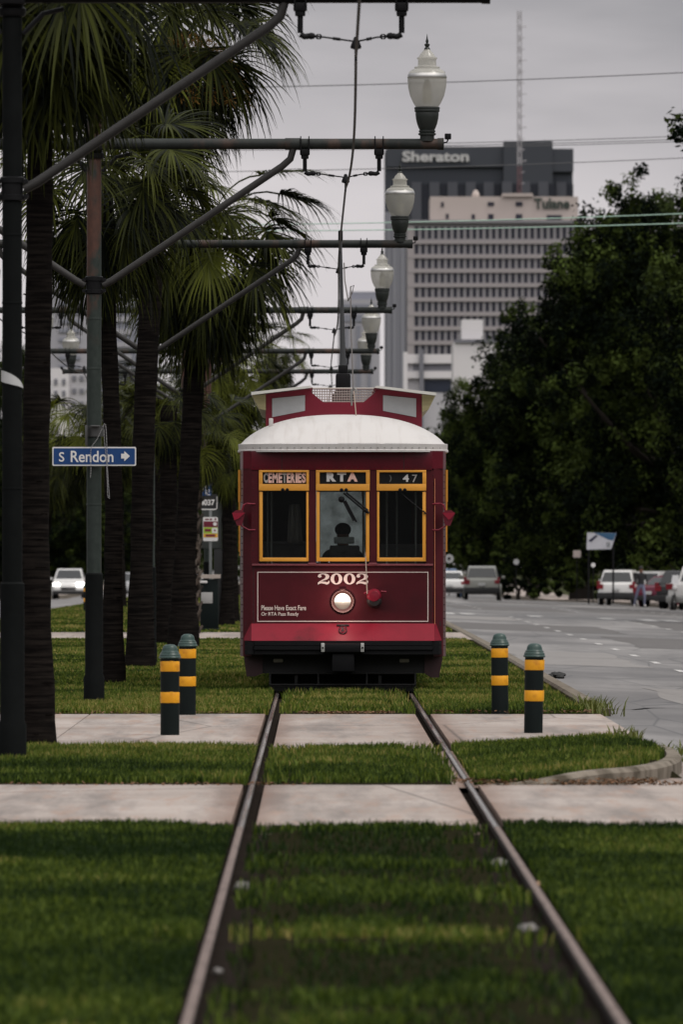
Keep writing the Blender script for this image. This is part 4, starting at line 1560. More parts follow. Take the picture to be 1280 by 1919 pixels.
def build_pole():
    root = empty('overhead_line_pole', (0, 0, 0))
    tag(root, 'x', 'pole', 'overhead line poles standing along the middle of the median')
    p = MB()
    p.lathe([(0.082, 0), (0.080, 4.6), (0.078, 6.80), (0.080, 6.84), (0.05, 6.87), (0.0001, 6.88)], (0, 0, 0), 20)
    for z in (2.2, 3.7, 4.25):
        p.lathe([(0.082, z), (0.085, z + 0.01), (0.082, z + 0.02)], (0, 0, 0), 20)
    p.build('post', POSTM, root)
    s_ = MB()
    s_.lathe([(0.115, -0.1), (0.115, 0.30), (0.100, 0.34), (0.098, 1.44), (0.085, 1.455)], (0, 0, 0), 20)
    s_.build('base_sleeve', SLEEVE, root)
    ZA = 6.185
    a = MB()
    n = 12
    a.tube([(-3.86 + 7.72 * k / n, -0.10, ZA + 0.0) for k in range(n + 1)], 0.060, 14)
    for x in (-2.2, 2.2):
        a.lathe([(0.064, -0.09), (0.067, -0.08), (0.067, 0.08), (0.064, 0.09)], (x, -0.10, ZA), 14, 'X')
    a.build('arm', POLEM, root)
    c = MB()
    c.lathe([(0.10, -0.16), (0.112, -0.14), (0.112, -0.10), (0.09, -0.08), (0.09, 0.05), (0.1, 0.08)], (0, 0, ZA), 18)
    c.bbox(-0.11, 0.11, -0.17, 0.05, ZA - 0.07, ZA + 0.07, 0.02)
    c.build('arm_clamp', BLACKM, root)
    c = MB()
    c.lathe([(0.086, -0.10), (0.1, -0.09), (0.1, -0.05), (0.088, -0.045), (0.088, 0.045), (0.1, 0.05), (0.1, 0.09), (0.086, 0.10)], (0, 0, 4.63), 18)
    for zz in (4.57, 4.69):
        for sx in (-1, 1):
            c.tube([(sx * 0.11, -0.05, zz), (sx * 0.11, 0.05, zz)], 0.022, 8)
    c.build('brace_clamp', BLACKM, root)
    c = MB()
    c.tube([(-0.35, -0.02, ZA - 0.10), (-0.2, -0.02, ZA - 0.14), (-0.09, -0.02, ZA - 0.30)], 0.02, 8)
    c.build('stay', BLACKM, root)
    c = MB()
    c.tube([(0.42, -0.02, ZA - 0.10), (0.25, -0.02, ZA - 0.14), (0.09, -0.02, ZA - 0.30)], 0.02, 8)
    c.build('stay', BLACKM, root)
    for sx in (-1, 1):
        b = MB()
        b.tube([(sx * 0.10, -0.02, 4.63), (sx * 0.2, -0.03, 4.68), (sx * 2.08, -0.09, 5.94), (sx * 2.17, -0.10, 6.02), (sx * 2.2, -0.10, 6.13)], 0.039, 12)
        b.build('brace', BRACEM, root)
        # hangers and the span wire between them
        x0, x1 = 2.33, 3.15
        xc = (x0 + x1) / 2 + 0.04
        for x, dr in ((x0, 1), (x1, -1)):
            h = MB()
            h.bbox(sx * x - 0.055, sx * x + 0.055, -0.16, -0.04, ZA - 0.125, ZA - 0.055, 0.015)
            h.bbox(sx * x - 0.042, sx * x + 0.042, -0.14, -0.06, ZA - 0.165, ZA - 0.12, 0.012)
            for e in (-0.045, 0.045):
                h.tube([(sx * x + e, -0.165, ZA - 0.08), (sx * x + e, -0.17, ZA + 0.05), (sx * x + e, -0.10, ZA + 0.08)], 0.008, 6)
            h.tube([(sx * x, -0.10, ZA - 0.15), (sx * x, -0.10, ZA - 0.30)], 0.024, 10)
            h.tube([(sx * x, -0.10, ZA - 0.31), (sx * (x + dr * 0.035), -0.10, ZA - 0.33), (sx * (x + dr * 0.07), -0.10, ZA - 0.325)], 0.024, 8)
            h.ball((sx * (x + dr * 0.09), -0.10, ZA - 0.325), 0.028, 10, (1.3, 1, 1))
            h.build('hanger', BLACKM, root)
        w_ = MB()
        for x, dr in ((x0, 1), (x1, -1)):
            q = [Vector((sx * (x + dr * 0.10), -0.10, ZA - 0.325)), Vector((sx * (x + dr * 0.20), -0.10, ZA - 0.335)), Vector((sx * xc, -0.10, ZA - 0.37))]
            w_.tube([q[0], q[1], q[2]], 0.008, 6)
            k = 10
            w_.tube([q[0].lerp(q[1], 0.5) + Vector((0.022 * math.cos(2 * PI * i / k), 0, 0.018 * math.sin(2 * PI * i / k))) for i in range(k + 1)], 0.007, 5)
            w_.tube([q[1].lerp(q[2], 0.25), q[1].lerp(q[2], 0.5)], 0.014, 6)
        w_.ball((sx * xc, -0.10, ZA - 0.35), 0.022, 8)
        w_.lathe([(0.012, 0.02), (0.03, -0.01), (0.045, -0.05), (0.042, -0.065), (0.012, -0.075), (0.012, -0.13), (0.008, -0.17)], (sx * xc, -0.10, ZA - 0.36), 12)
        w_.build('span_wire', BLACKM, root)
        # end cap and photocell
        e = MB()
        e.lathe([(0.066, -0.05), (0.068, 0.0), (0.068, 0.02), (0.0001, 0.022)], (sx * 3.845, -0.10, ZA), 14, 'X', None)
        e.build('end_cap', POLEM, root)
        pc = MB()
        pc.tube([(sx * 3.85, -0.10, ZA + 0.01), (sx * 3.90, -0.10, ZA + 0.02), (sx * 3.91, -0.10, ZA + 0.05)], 0.010, 6)
        pc.bbox(sx * 3.91 - 0.036, sx * 3.91 + 0.036, -0.135, -0.065, ZA + 0.05, ZA + 0.115, 0.01)
        pc.build('photocell', BLACKM, root)
        # lamp
        lx, lz = sx * 3.68, ZA + 0.05
        lb = MB()
        lb.lathe([(0.080, -0.02), (0.078, 0.040), (0.098, 0.050), (0.098, 0.066), (0.080, 0.074), (0.092, 0.082), (0.092, 0.098), (0.082, 0.104), (0.096, 0.130), (0.112, 0.175), (0.124, 0.23), (0.130, 0.285), (0.126, 0.297), (0.136, 0.303), (0.140, 0.318), (0.136, 0.330), (0.142, 0.338), (0.140, 0.355), (0.11, 0.36)], (lx, -0.10, lz), 24)
        lamp = lb.build('lamp_base', LAMPIRON, root)
        g = MB()
        g.lathe([(0.125, 0.358), (0.152, 0.40), (0.188, 0.48), (0.209, 0.57), (0.216, 0.645), (0.215, 0.672), (0.208, 0.678)], (lx, -0.10, lz), 32)
        g.build('globe', GLOBE, lamp)
        cp = MB()
        cp.lathe([(0.217, 0.674), (0.220, 0.684), (0.213, 0.712), (0.204, 0.728)], (lx, -0.10, lz), 32)
        cp.build('reflector_cap', GLOBE if False else LAMPCAP, lamp)
        nk = MB()
        nk.lathe([(0.205, 0.729), (0.194, 0.748), (0.168, 0.768), (0.138, 0.780), (0.142, 0.788), (0.140, 0.800), (0.112, 0.804), (0.102, 0.815), (0.100, 0.880), (0.112, 0.888), (0.113, 0.902), (0.092, 0.908), (0.072, 0.945), (0.045, 0.972), (0.028, 1.0)], (lx, -0.10, lz), 28)
        nk.build('neck', GLOBE, lamp)
        rb = MB()
        rb.lathe([(0.05, 0.40), (0.055, 0.52), (0.045, 0.60), (0.02, 0.66)], (lx, -0.10, lz), 12)
        rb.build('bulb', MAT('milky_bulb', (0.7, 0.68, 0.6), 0.3), lamp)
        fi = MB()
        fi.lathe([(0.032, 0.985), (0.034, 1.0), (0.018, 1.02), (0.030, 1.04), (0.030, 1.05), (0.012, 1.06), (0.017, 1.085), (0.009, 1.11), (0.001, 1.165)], (lx, -0.10, lz), 14)
        fi.build('finial', LAMPIRON, lamp)
    return root


POLES = [(232.0, 'nearest blackish overhead line pole at the left edge, its arm above the frame'),
         (169.8, 'rust streaked green overhead line pole carrying the blue street name sign'),
         (127.8, 'overhead line pole behind the ringed palm trunk, its lamp second largest'),
         (100.2, 'overhead line pole carrying the third largest lamp globe'),
         (83.4, 'overhead line pole carrying the fourth lamp, second from the far end of the row'),
         (75.2, 'farthest overhead line pole of the row, its lamp just above the streetcar roof')]
pole0 = build_pole()
for i, (s_, lab) in enumerate(POLES):
    o = pole0 if i == 0 else copy_tree(pole0)
    y = FPX / s_
    o.location = (POLEX, y, -drop(y) - 0.0)
    o['label'] = lab

# black materials on the nearest pole put vignette darkening into its colour
for ch in pole0.children:
    if ch.name.split('.')[0] in ('post', 'base_sleeve', 'arm', 'end_cap'):
        ch.material_slots[0].link = 'OBJECT'
        ch.material_slots[0].material = SLEEVE if ch.name.startswith(('post', 'base')) else BLACKM

# trolley wire over this track, sagging between hangers
wire_pts = []
zs_w = 6.185 - 0.36 - 0.13
pp = [(POLEX + 2.78, FPX / s_ - 0.10, zs_w - drop(FPX / s_)) for s_, _ in POLES]
pp = [(pp[0][0] + 0.02, 30.0, zs_w)] + pp + [(POLEX + 2.7, 330, zs_w - 0.1)]
for i in range(len(pp) - 1):
    a, b = Vector(pp[i]), Vector(pp[i + 1])
    for k in range(12):
        u = k / 12
        q = a.lerp(b, u)
        q.z -= 0.16 * 4 * u * (1 - u)
        q.x += 0.03 * math.sin(u * PI) * (1 if i % 2 else -1)
        wire_pts.append(q)
wire_pts.append(Vector(pp[-1]))
mb = MB()
mb.tube(wire_pts, 0.012, 6)
tag(mb.build('trolley_wire', BLACKM), 'black overhead trolley wire hung from the pole arms above the streetcar', 'wire')
mb = MB()
mb.tube([(2 * POLEX - q.x, q.y, q.z) for q in wire_pts], 0.012, 6)
tag(mb.build('trolley_wire', BLACKM), 'overhead trolley wire above the far left track behind the palms', 'wire')

# cables across the street
CABLE = MAT('grey_cable', (0.10, 0.10, 0.105), 0.6)
CABLEG = MAT('pale_green_cable', (0.40, 0.58, 0.48), 0.5)
for (yl, yr, x0, x1, s_, rad, m, lab) in (
        (160, 138, 380, 1400, 62, 0.016, CABLE, 'highest thin cable crossing the sky right of the largest lamp'),
        (272, 257, 380, 1400, 55, 0.014, CABLE, 'uppermost cable of the trio level with the hotel tower roof'),
        (276, 263, 380, 1400, 54.4, 0.014, CABLE, 'middle cable of the trio level with the hotel tower roof'),
        (280, 267, 380, 1400, 53.8, 0.014, CABLE, 'lowest cable of the trio level with the hotel tower roof'),
        (318, 298, 380, 1400, 57, 0.014, CABLE, 'single cable crossing below the white letters on the dark tower'),
        (419, 402, 380, 1420, 62.5, 0.017, CABLEG, 'upper of the two pale green cables crossing in front of the oak crown'),
        (432, 420, 380, 1420, 62, 0.017, CABLEG, 'lower of the two pale green cables crossing in front of the oak crown')):
    mb = MB()
    P = []
    for k in range(21):
        u = k / 20
        x = x0 + (x1 - x0) * u
        ym = yl + (yr - yl) * ((x - 640) / 640.0)
        P.append(W3(x, ym + 5 * 4 * u * (1 - u) - 4, s_))
    mb.tube(P, rad, 6)
    tag(mb.build('cable', m), lab, 'cable', 'cables strung across the street')

# ------------------------------------------------------------------ street name sign, beads
BLUE = MAT('sign_blue', (0.008, 0.050, 0.18), 0.4, 0, 0.08)
WHITE = MAT('sign_white', (0.72, 0.70, 0.69), 0.45, 0, 0.04)
SGN = 169.8


def build_street_sign():
    c = W3(176.5, 855.5, SGN)
    root = empty('street_sign', (c.x, c.y - 0.14, c.z))
    tag(root, 'blue S Rendon street name sign with white arrow fixed to the rusty pole', 'street sign')
    wd, ht = 157 / SGN, 35.5 / SGN

    def rounded(w_, h_, r_, n=5):
        out = []
        for cx, cy, a0 in ((w_ / 2 - r_, h_ / 2 - r_, 0), (-w_ / 2 + r_, h_ / 2 - r_, 90), (-w_ / 2 + r_, -h_ / 2 + r_, 180), (w_ / 2 - r_, -h_ / 2 + r_, 270)):
            for k in range(n + 1):
                a = R(a0 + 90 * k / n)
                out.append((cx + r_ * math.cos(a), cy + r_ * math.sin(a)))
        return out
    f = MB()
    f.prism(rounded(wd, ht, 0.015), -0.004, 0.004)
    f.build('border', WHITE, root, smooth=False)
    p = MB()
    p.prism(rounded(wd - 0.028, ht - 0.030, 0.01), -0.0065, -0.0035)
    p.build('panel', BLUE, root, smooth=False)
    t = MB()
    for s_, x0, x1, y0, y1, bo in (('S', 110.5, 120.5, 847.5, 865.5, 0.012), ('Rendon', 132.5, 212.5, 845, 866.5, 0.014)):
        vs_, fs = text_geo(s_, (x1 - x0) / SGN, (y1 - y0) / SGN, bo, 0.003)
        t.add([(v.x + (x0 - 176.5) / SGN, v.y - 0.0075, v.z - (y1 - 855.5) / SGN) for v in vs_], fs)
    A = [(227, 850.5), (233, 850.5), (233, 845.5), (243.5, 855), (233, 864.5), (233, 859.5), (227, 859.5)]
    t.prism([((a - 176.5) / SGN, -(c_ - 855.5) / SGN) for a, c_ in A], -0.0105, -0.0075)
    t.build('lettering', WHITE, root, smooth=False)
    k = MB()
    k.bbox(-0.10, -0.075, -0.02, 0.05, 0.12, 0.345, 0.006)
    k.bbox(-0.04, 0.06, -0.02, 0.06, 0.325, 0.345, 0.008)
    k.bbox(-0.02, 0.02, 0.005, 0.14, -0.06, 0.06, 0.008)
    k.lathe([(0.105, 0.22), (0.105, 0.34)], (0, 0.14, 0), 16)
    k.build('bracket', MAT('dull_bracket', (0.09, 0.09, 0.09), 0.4, 0.5, 0.2), root)
    return root


build_street_sign()
BEAD = MAT('silver_beads', (0.45, 0.44, 0.45), 0.3, 0.4, 0.3, 40)


def bead_string(pts, step, label):
    mb = MB()
    P = smooth_path(pts, 10)
    acc, last = 0.0, P[0]
    for q in P:
        while (q - last).length >= step:
            last = last + (q - last).normalized() * step
            mb.ball(last, 0.0062, 6)
    tag(mb.build('bead_string', BEAD), label, 'beads', 'bead necklaces caught on the street sign')


def SP(x, y, dy=0.0):
    q = W3(x, y, SGN)
    return (q.x, q.y - 0.16 - dy, q.z)


bead_string([SP(192, 802), SP(195, 796, .01), SP(198, 797, .01), SP(200, 830, .012), SP(201, 870, .012), SP(203, 905, .012), SP(205, 934, .01), SP(202, 930, .01), SP(201, 900, .01), SP(199, 860, .01), SP(196, 830), SP(195, 805)], 0.0165,
            'long string of silver beads dangling over the right half of the street name sign')
bead_string([SP(192, 802, .004), SP(186, 815, .004), SP(181, 825, .004), SP(174, 834, .004), SP(170.5, 842, .012), SP(170, 860, .012), SP(170.5, 878, .012), SP(169.5, 894, .012)], 0.018,
            'short string of silver beads dangling over the left half of the street name sign')

# ------------------------------------------------------------------ bollards
BOLM = MAT('dark_bollard_sleeve', (0.008, 0.012, 0.012), 0.55, 0, 0.2, 8, 0.05, 30, 0.1)
BOLC = MAT('dark_green_bollard_cap', (0.024, 0.055, 0.048), 0.4, 0, 0.12, 8)
BOLY = MAT('amber_reflective_band', (0.80, 0.36, 0.012), 0.45, 0, 0.12, 9, col2=(0.52, 0.20, 0.012), lo=0.55, hi=0.75)


def build_bollard():
    root = empty('bollard')
    tag(root, 'x', 'bollard', 'bollards beside the paths across the track')
    b = MB()
    b.lathe([(0.0875, -0.1), (0.0875, 0.72), (0.0001, 0.721)], (0, 0, 0), 28)
    b.build('post', BOLM, root)
    for z0, z1 in ((0.59, 0.685), (0.30, 0.40)):
        y = MB()
        y.lathe([(0.0885, z0), (0.0895, z0 + 0.002), (0.0895, z1 - 0.002), (0.0885, z1)], (0, 0, 0), 28)
        y.bbox(0.0, 0.03, -0.0915, -0.088, z0 + 0.004, z1 + 0.003, 0.001)
        y.build('reflective_band', BOLY, root)
    c = MB()
    c.lathe([(0.080, 0.705), (0.102, 0.712), (0.105, 0.720), (0.098, 0.728), (0.095, 0.740), (0.097, 0.744), (0.085, 0.760), (0.087, 0.765), (0.074, 0.778), (0.072, 0.795), (0.062, 0.822), (0.04, 0.838), (0.0001, 0.842)], (0, 0, 0), 28)
    c.build('cap', BOLC, root)
    return root


bo0 = build_bollard()
BOLS = [(318, 1378, 203.0, 'dark yellow banded bollard in front at the left of the track, nearest the palms'),
        (350.5, 1340, 181.0, 'left bollard of the track set farther back, beside the front one'),
        (1000, 1373, 200.5, 'nearest bollard at the right of the track, rising from the island lawn by the road'),
        (937.5, 1337, 179.8, 'right bollard of the track set farther back, in the mulch bed'),
        (291, 1143, 68.0, 'tiny far bollard with orange bands between two palm trunks'),
        (161.5, 1136, 66.0, 'tiny far bollard with orange bands beside the white car on the left')]
for i, (x, y, s_, lab) in enumerate(BOLS):
    o = bo0 if i == 0 else copy_tree(bo0)
    yy_ = FPX / s_
    o.location = ((x - VX) / s_, yy_, -drop(yy_))
    o.rotation_euler = (R((-0.6, 0.5, 0.8, -0.4, 0, 0)[i]), 0, R(37 * i))
    o['label'] = lab

# ------------------------------------------------------------------ palms
PALMLEAF = leafmat('palm_leaf', (0.004, 0.006, 0.003), (0.145, 0.165, 0.024), 0.22, 0.5, 0.07)
PALMDRY = leafmat('dry_palm_leaf', (0.06, 0.045, 0.022), (0.22, 0.15, 0.05), 0.2, 0.6, 0.2)


def mat_trunk():
    m, t, b = principled('ringed_palm_bark')
    co = coord(t, 'Object', (1.2, 1.2, 20))
    n1 = noise(t, co, 2.0, 5, 0.6)
    n2 = noise(t, coord(t, 'Object', (1, 1, 0.3)), 7, 4)
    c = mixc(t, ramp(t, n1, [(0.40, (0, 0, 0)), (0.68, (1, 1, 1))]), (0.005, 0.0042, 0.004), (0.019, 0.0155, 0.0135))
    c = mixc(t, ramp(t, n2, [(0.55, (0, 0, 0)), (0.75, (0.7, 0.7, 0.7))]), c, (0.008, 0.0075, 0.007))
    L(t, c, b.inputs['Base Color'])
    b.inputs['Roughness'].default_value = 0.9
    b.inputs['Specular IOR Level'].default_value = 0.03
    bump(t, b, n1, 0.3, 0.01)
    return m


TRUNK = mat_trunk()


def palm_crown(rnd, nf, size, e_lo, e_hi, seg=40, dry=0.0, wleaf=0.035, droop=1.0, bright=0.17):
    """fan fronds: petiole, then a hub from which narrow segments radiate and hang at the tips"""
    V, F, T = [], [], []

    def strip(pts, ws, side, tone):
        b = len(V)
        for p, w_ in zip(pts, ws):
            V.append(p - side * w_)
            V.append(p + side * w_)
            T.extend([tone, tone])
        for i in range(len(pts) - 1):
            F.append((b + 2 * i, b + 2 * i + 1, b + 2 * i + 3, b + 2 * i + 2))
    for k in range(nf):
        az = (k * 137.5 + rnd.uniform(-14, 14)) * PI / 180
        u = (k + 0.5) / nf
        el = R(e_hi + (e_lo - e_hi) * u ** 0.85 + rnd.uniform(-14, 14))
        Lp = size * rnd.uniform(0.44, 0.60)
        out = Vector((math.cos(az), math.sin(az), 0))
        ftone = rnd.uniform(0.30, 0.80) if rnd.random() < bright else rnd.uniform(0.0, 0.20)
        fdroop = droop * rnd.uniform(0.8, 1.7)
        spread = R(rnd.uniform(80, 122))
        p = Vector((0, 0, 0)) + out * 0.10 + Vector((0, 0, 0.25 * (1 - u)))
        pts = [p.copy()]
        e = el
        n = 6
        for j in range(n):
            e -= R(7 + 5 * (1 - u)) * (0.5 + j / n) * droop
            e = max(e, R(-80))
            d = out * math.cos(e) + Vector((0, 0, math.sin(e)))
            p = p + d * Lp / n
            pts.append(p.copy())
        side = Vector((-math.sin(az), math.cos(az), 0))
        strip(pts, [0.018 * size / 1.8] * (n + 1), side, min(1, ftone + 0.25))
        strip(pts, [0.012 * size / 1.8] * (n + 1), d.cross(side).normalized(), min(1, ftone + 0.2))
        hub, dirn = pts[-1], d.normalized()
        nrm = side.cross(dirn).normalized()       # upper face of the fan
        roll = rnd.uniform(-0.5, 0.5)
        side_r = (side * math.cos(roll) + nrm * math.sin(roll)).normalized()
        nrm_r = dirn.cross(side_r).normalized() * -1
        if nrm_r.z < 0:
            nrm_r = -nrm_r
        sg = seg + rnd.randint(-4, 4)
        for i in range(sg):
            a = -1.0 + 2.0 * i / (sg - 1)
            if rnd.random() < 0.10:
                continue
            ang = a * spread + rnd.uniform(-0.05, 0.05)
            base = hub + dirn * (0.10 * (1 - abs(a))) * size
            v = (dirn * math.cos(ang) + side_r * math.sin(ang) + nrm_r * (0.28 * abs(a) ** 1.2)).normalized()
            Ls = size * (0.50 - 0.16 * abs(a) ** 2) * rnd.uniform(0.70, 1.18)
            q = base.copy()
            sp = [q.copy()]
            m_ = 5
            for j in range(m_):
                g = fdroop * (0.05 + 0.34 * (j / (m_ - 1)) ** 1.6) * (0.5 + 1.0 * rnd.random())
                v = (v + Vector((0, 0, -g))).normalized()
                q = q + v * Ls / m_
                sp.append(q.copy())
            sd = v.cross(nrm_r)
            if sd.length < 1e-3:
                sd = side_r
            sd.normalize()
            sd = (sd + Vector((rnd.uniform(-.4, .4), rnd.uniform(-.4, .4), rnd.uniform(-.4, .4)))).normalized()
            w0 = wleaf * size / 1.8 * 0.5
            tone = min(1.0, max(0.0, ftone + rnd.uniform(-0.18, 0.22)))
            strip(sp, [w0 * 0.8, w0, w0 * 0.85, w0 * 0.6, w0 * 0.35, 0.001], sd, tone)
    return V, F, T


def build_palm(label, x, y, crown, r0, seed, size=1.85, nf=34, e_lo=-75, e_hi=70, boots=False, dry=8, flower=False, cut=None, droop=1.0, flare=1.45, bright=0.17):
    """x, y ground point; crown = world point of the crown's heart"""
    rnd = random.Random(seed)
    z0 = -drop(y)
    root = empty('palm_tree', (x, y, z0))
    tag(root, label, 'palm tree', 'palms growing along the median')
    top = Vector(crown) - Vector((x, y, z0))
    tr = MB()
    n = 26
    cp = []
    rad = []
    for k in range(n + 1):
        u = k / n
        bend = Vector((top.x * u ** 1.8, top.y * u ** 1.8, top.z * u - 0.06 * (1 - u)))
        bend += Vector((math.sin(u * 7 + seed) * 0.02, math.cos(u * 6 + seed) * 0.02, 0)) * min(1, u * 3)
        cp.append(bend)
        fl = 1 + (flare - 1) * max(0.0, 1 - u * top.z / 1.9) ** 1.8
        rad.append(r0 * fl * (1.0 + 0.05 * math.sin(k * 2.1 + seed)) * (1.0 - 0.10 * u))
    tr.tube(cp, rad, 18)
    # ragged fibre and old ring scars
    for k in range(int(top.z * 7)):
        u = rnd.random() ** 0.9
        i = min(n - 1, int(u * n))
        c = cp[i].lerp(cp[i + 1], u * n - i)
        a = rnd.random() * 2 * PI
        rr = rad[i] * 0.99
        d = Vector((math.cos(a), math.sin(a), 0))
        t_ = Vector((-math.sin(a), math.cos(a), 0))
        w_ = rnd.uniform(0.02, 0.07)
        h = rnd.uniform(0.006, 0.02)
        tr.add([c + d * rr - t_ * w_, c + d * rr + t_ * w_, c + d * (rr + rnd.uniform(0.006, 0.02)) + t_ * w_ * 0.7 + Vector((0, 0, h)), c + d * (rr + 0.006) - t_ * w_ * 0.7 + Vector((0, 0, h))], [(0, 1, 2, 3)])
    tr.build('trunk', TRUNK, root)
    if boots:
        bt = MB()
        zz = 0.15
        k = 0
        while zz < top.z - 0.2:
            a = k * 2.399
            u = zz / top.z
            i = min(n - 1, int(u * n))
            c = cp[i]
            for s_ in (-1, 1):
                d = Vector((math.cos(a), math.sin(a), 0))
                t_ = Vector((-math.sin(a), math.cos(a), 0))
                p0 = c + d * (r0 * 0.95) + t_ * s_ * 0.09
                p1 = p0 + Vector((0, 0, 0.17)) - t_ * s_ * 0.09 + d * 0.07
                p2 = p1 + Vector((0, 0, 0.06)) + d * 0.05
                bt.tube([p0, p1, p2], [0.040, 0.034, 0.024], 6)
            zz += 0.052
            k += 1
        bt.build('leaf_bases', MAT('old_leaf_bases', (0.10, 0.080, 0.066), 0.8, 0, 0.4, 6, 0.3, 30, 0.2, col2=(0.03, 0.026, 0.022), lo=0.45, hi=0.6), root)
    V, F, T = palm_crown(rnd, nf, size, e_lo, e_hi, droop=droop, bright=bright)
    V = np.array([tuple(v + top) for v in V])
    np_mesh('crown', V, np.array(F), PALMLEAF, root, np.array(T))
    if dry:
        V, F, T = palm_crown(rnd, dry, size * 0.85, -88, -45, seg=24, droop=1.3)
        V = np.array([tuple(v + top - Vector((0, 0, 0.2))) for v in V])
        np_mesh('dead_fronds', V, np.array(F), PALMDRY if flower else PALMLEAF, root, np.array(T) * (0.5 if flower else 0.1))
    if flower:
        V, F, T = [], [], []
        for k in range(7):
            a = rnd.uniform(-0.9, 0.9) - PI / 2 + 0.9
            p = top + Vector((math.cos(a) * 0.15, math.sin(a) * 0.15, -0.05))
            d = Vector((math.cos(a), math.sin(a) * 0.7, 0.15)).normalized()
            for j in range(14):
                d = (d + Vector((0, 0, -0.16))).normalized()
                q = p + d * 0.11
                for e in range(16):
                    r_ = Vector((rnd.gauss(0, 1), rnd.gauss(0, 1), rnd.gauss(-0.6, 0.8))).normalized() * rnd.uniform(0.06, 0.17) * min(1, j / 4)
                    s_ = r_.orthogonal().normalized() * 0.006
                    b = len(V)
                    V += [q - s_, q + s_, q + r_ + s_, q + r_ - s_]
                    F.append((b, b + 1, b + 2, b + 3))
                    T += [rnd.random()] * 4
                p = q
        np_mesh('flower_stalk', np.array([tuple(v) for v in V]), np.array(F), leafmat('orange_palm_flowers', (0.16, 0.08, 0.015), (0.34, 0.19, 0.05), 0.2, 0.7, 0.2), root, np.array(T))
    return root


def palm_at(label, xb, yb, s_, xc, yc, r0, seed, dd=0.0, **kw):
    y = FPX / s_
    c = W3(xc, yc, s_)
    return build_palm(label, (xb - VX) / s_, y, (c.x, c.y + dd, c.z), r0, seed, **kw)


palm_at('nearest palm, a thick black trunk beside the left edge of the photo', 69, 1395, 213, 70, -120, 0.125, 3, bright=0.05, size=2.0, nf=58, e_lo=-70, dry=10)
palm_at('palm whose trunk stands right behind the rusty sign pole', 212, 1287, 150, 196, 330, 0.115, 5, size=1.75, nf=50)
palm_at('palm with a finely ringed trunk and the highest crown, orange flower stalk hanging', 262, 1255, 132, 318, 55, 0.165, 8, size=2.1, nf=64, e_lo=-80, flower=True, dry=14)
palm_at('palm with a stout straight dark trunk behind the left bollards, wide drooping crown', 343, 1216, 109, 385, 440, 0.19, 11, bright=0.11, size=2.35, nf=66, dry=14, flare=1.6)
palm_at('short palm with criss-cross old leaf bases on its trunk beside the bus stop', 357, 1190, 92, 366, 805, 0.13, 14, size=1.35, nf=34, bright=0.45, boots=True, dry=6)
palm_at('dark leaning palm trunk between the stout palm and the far bollard', 312, 1205, 104, 318, 760, 0.17, 17, size=1.1, nf=18, dry=10, e_lo=-80, e_hi=40)
palm_at('palm crown showing left of the streetcar roof below the wide crown', 432, 1165, 80, 428, 690, 0.16, 19, size=1.75, nf=46, bright=0.45)
palm_at('far yellowish palm left of the lamps above the streetcar roof', 520, 1120, 58, 512, 660, 0.15, 23, size=1.5, nf=32, bright=0.45)
palm_at('far bushy palm low behind the rusty pole on the left', 178, 1150, 88, 168, 790, 0.15, 27, size=1.5, nf=30)
palm_at('distant palm half hidden behind the ringed trunk', 268, 1140, 70, 255, 745, 0.15, 29, size=1.5, nf=30, bright=0.45)

palm_at('bushy green palm low between the rusty pole and the ringed trunk', 300, 1130, 74, 300, 725, 0.15, 31, size=1.7, nf=44, bright=0.45)
palm_at('green palm low left of the streetcar roof, in front of the far ones', 470, 1130, 66, 455, 775, 0.15, 33, size=1.6, nf=44, bright=0.45)
palm_at('far green palm low at the left between the pole and the first trunk', 72, 1120, 62, 110, 850, 0.15, 35, size=1.9, nf=40)
palm_at('drooping green palm just left of the streetcar windows', 425, 1150, 84, 428, 850, 0.13, 37, size=1.15, nf=36, bright=0.45)
palm_at('distant palm low behind the trunk next to the sign pole', 225, 1120, 60, 222, 820, 0.15, 39, size=1.8, nf=40)

# hanging young frond in front of the stout palm
rnd = random.Random(77)

# ------------------------------------------------------------------ broad-leaved trees
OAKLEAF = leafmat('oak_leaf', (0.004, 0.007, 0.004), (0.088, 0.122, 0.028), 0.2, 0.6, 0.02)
BARK = MAT('dark_bark', (0.035, 0.029, 0.025), 0.9, 0, 0.35, 3, 0.6, 20, 0.2, scale=(1, 1, 0.3))
TREE_MESH = {}


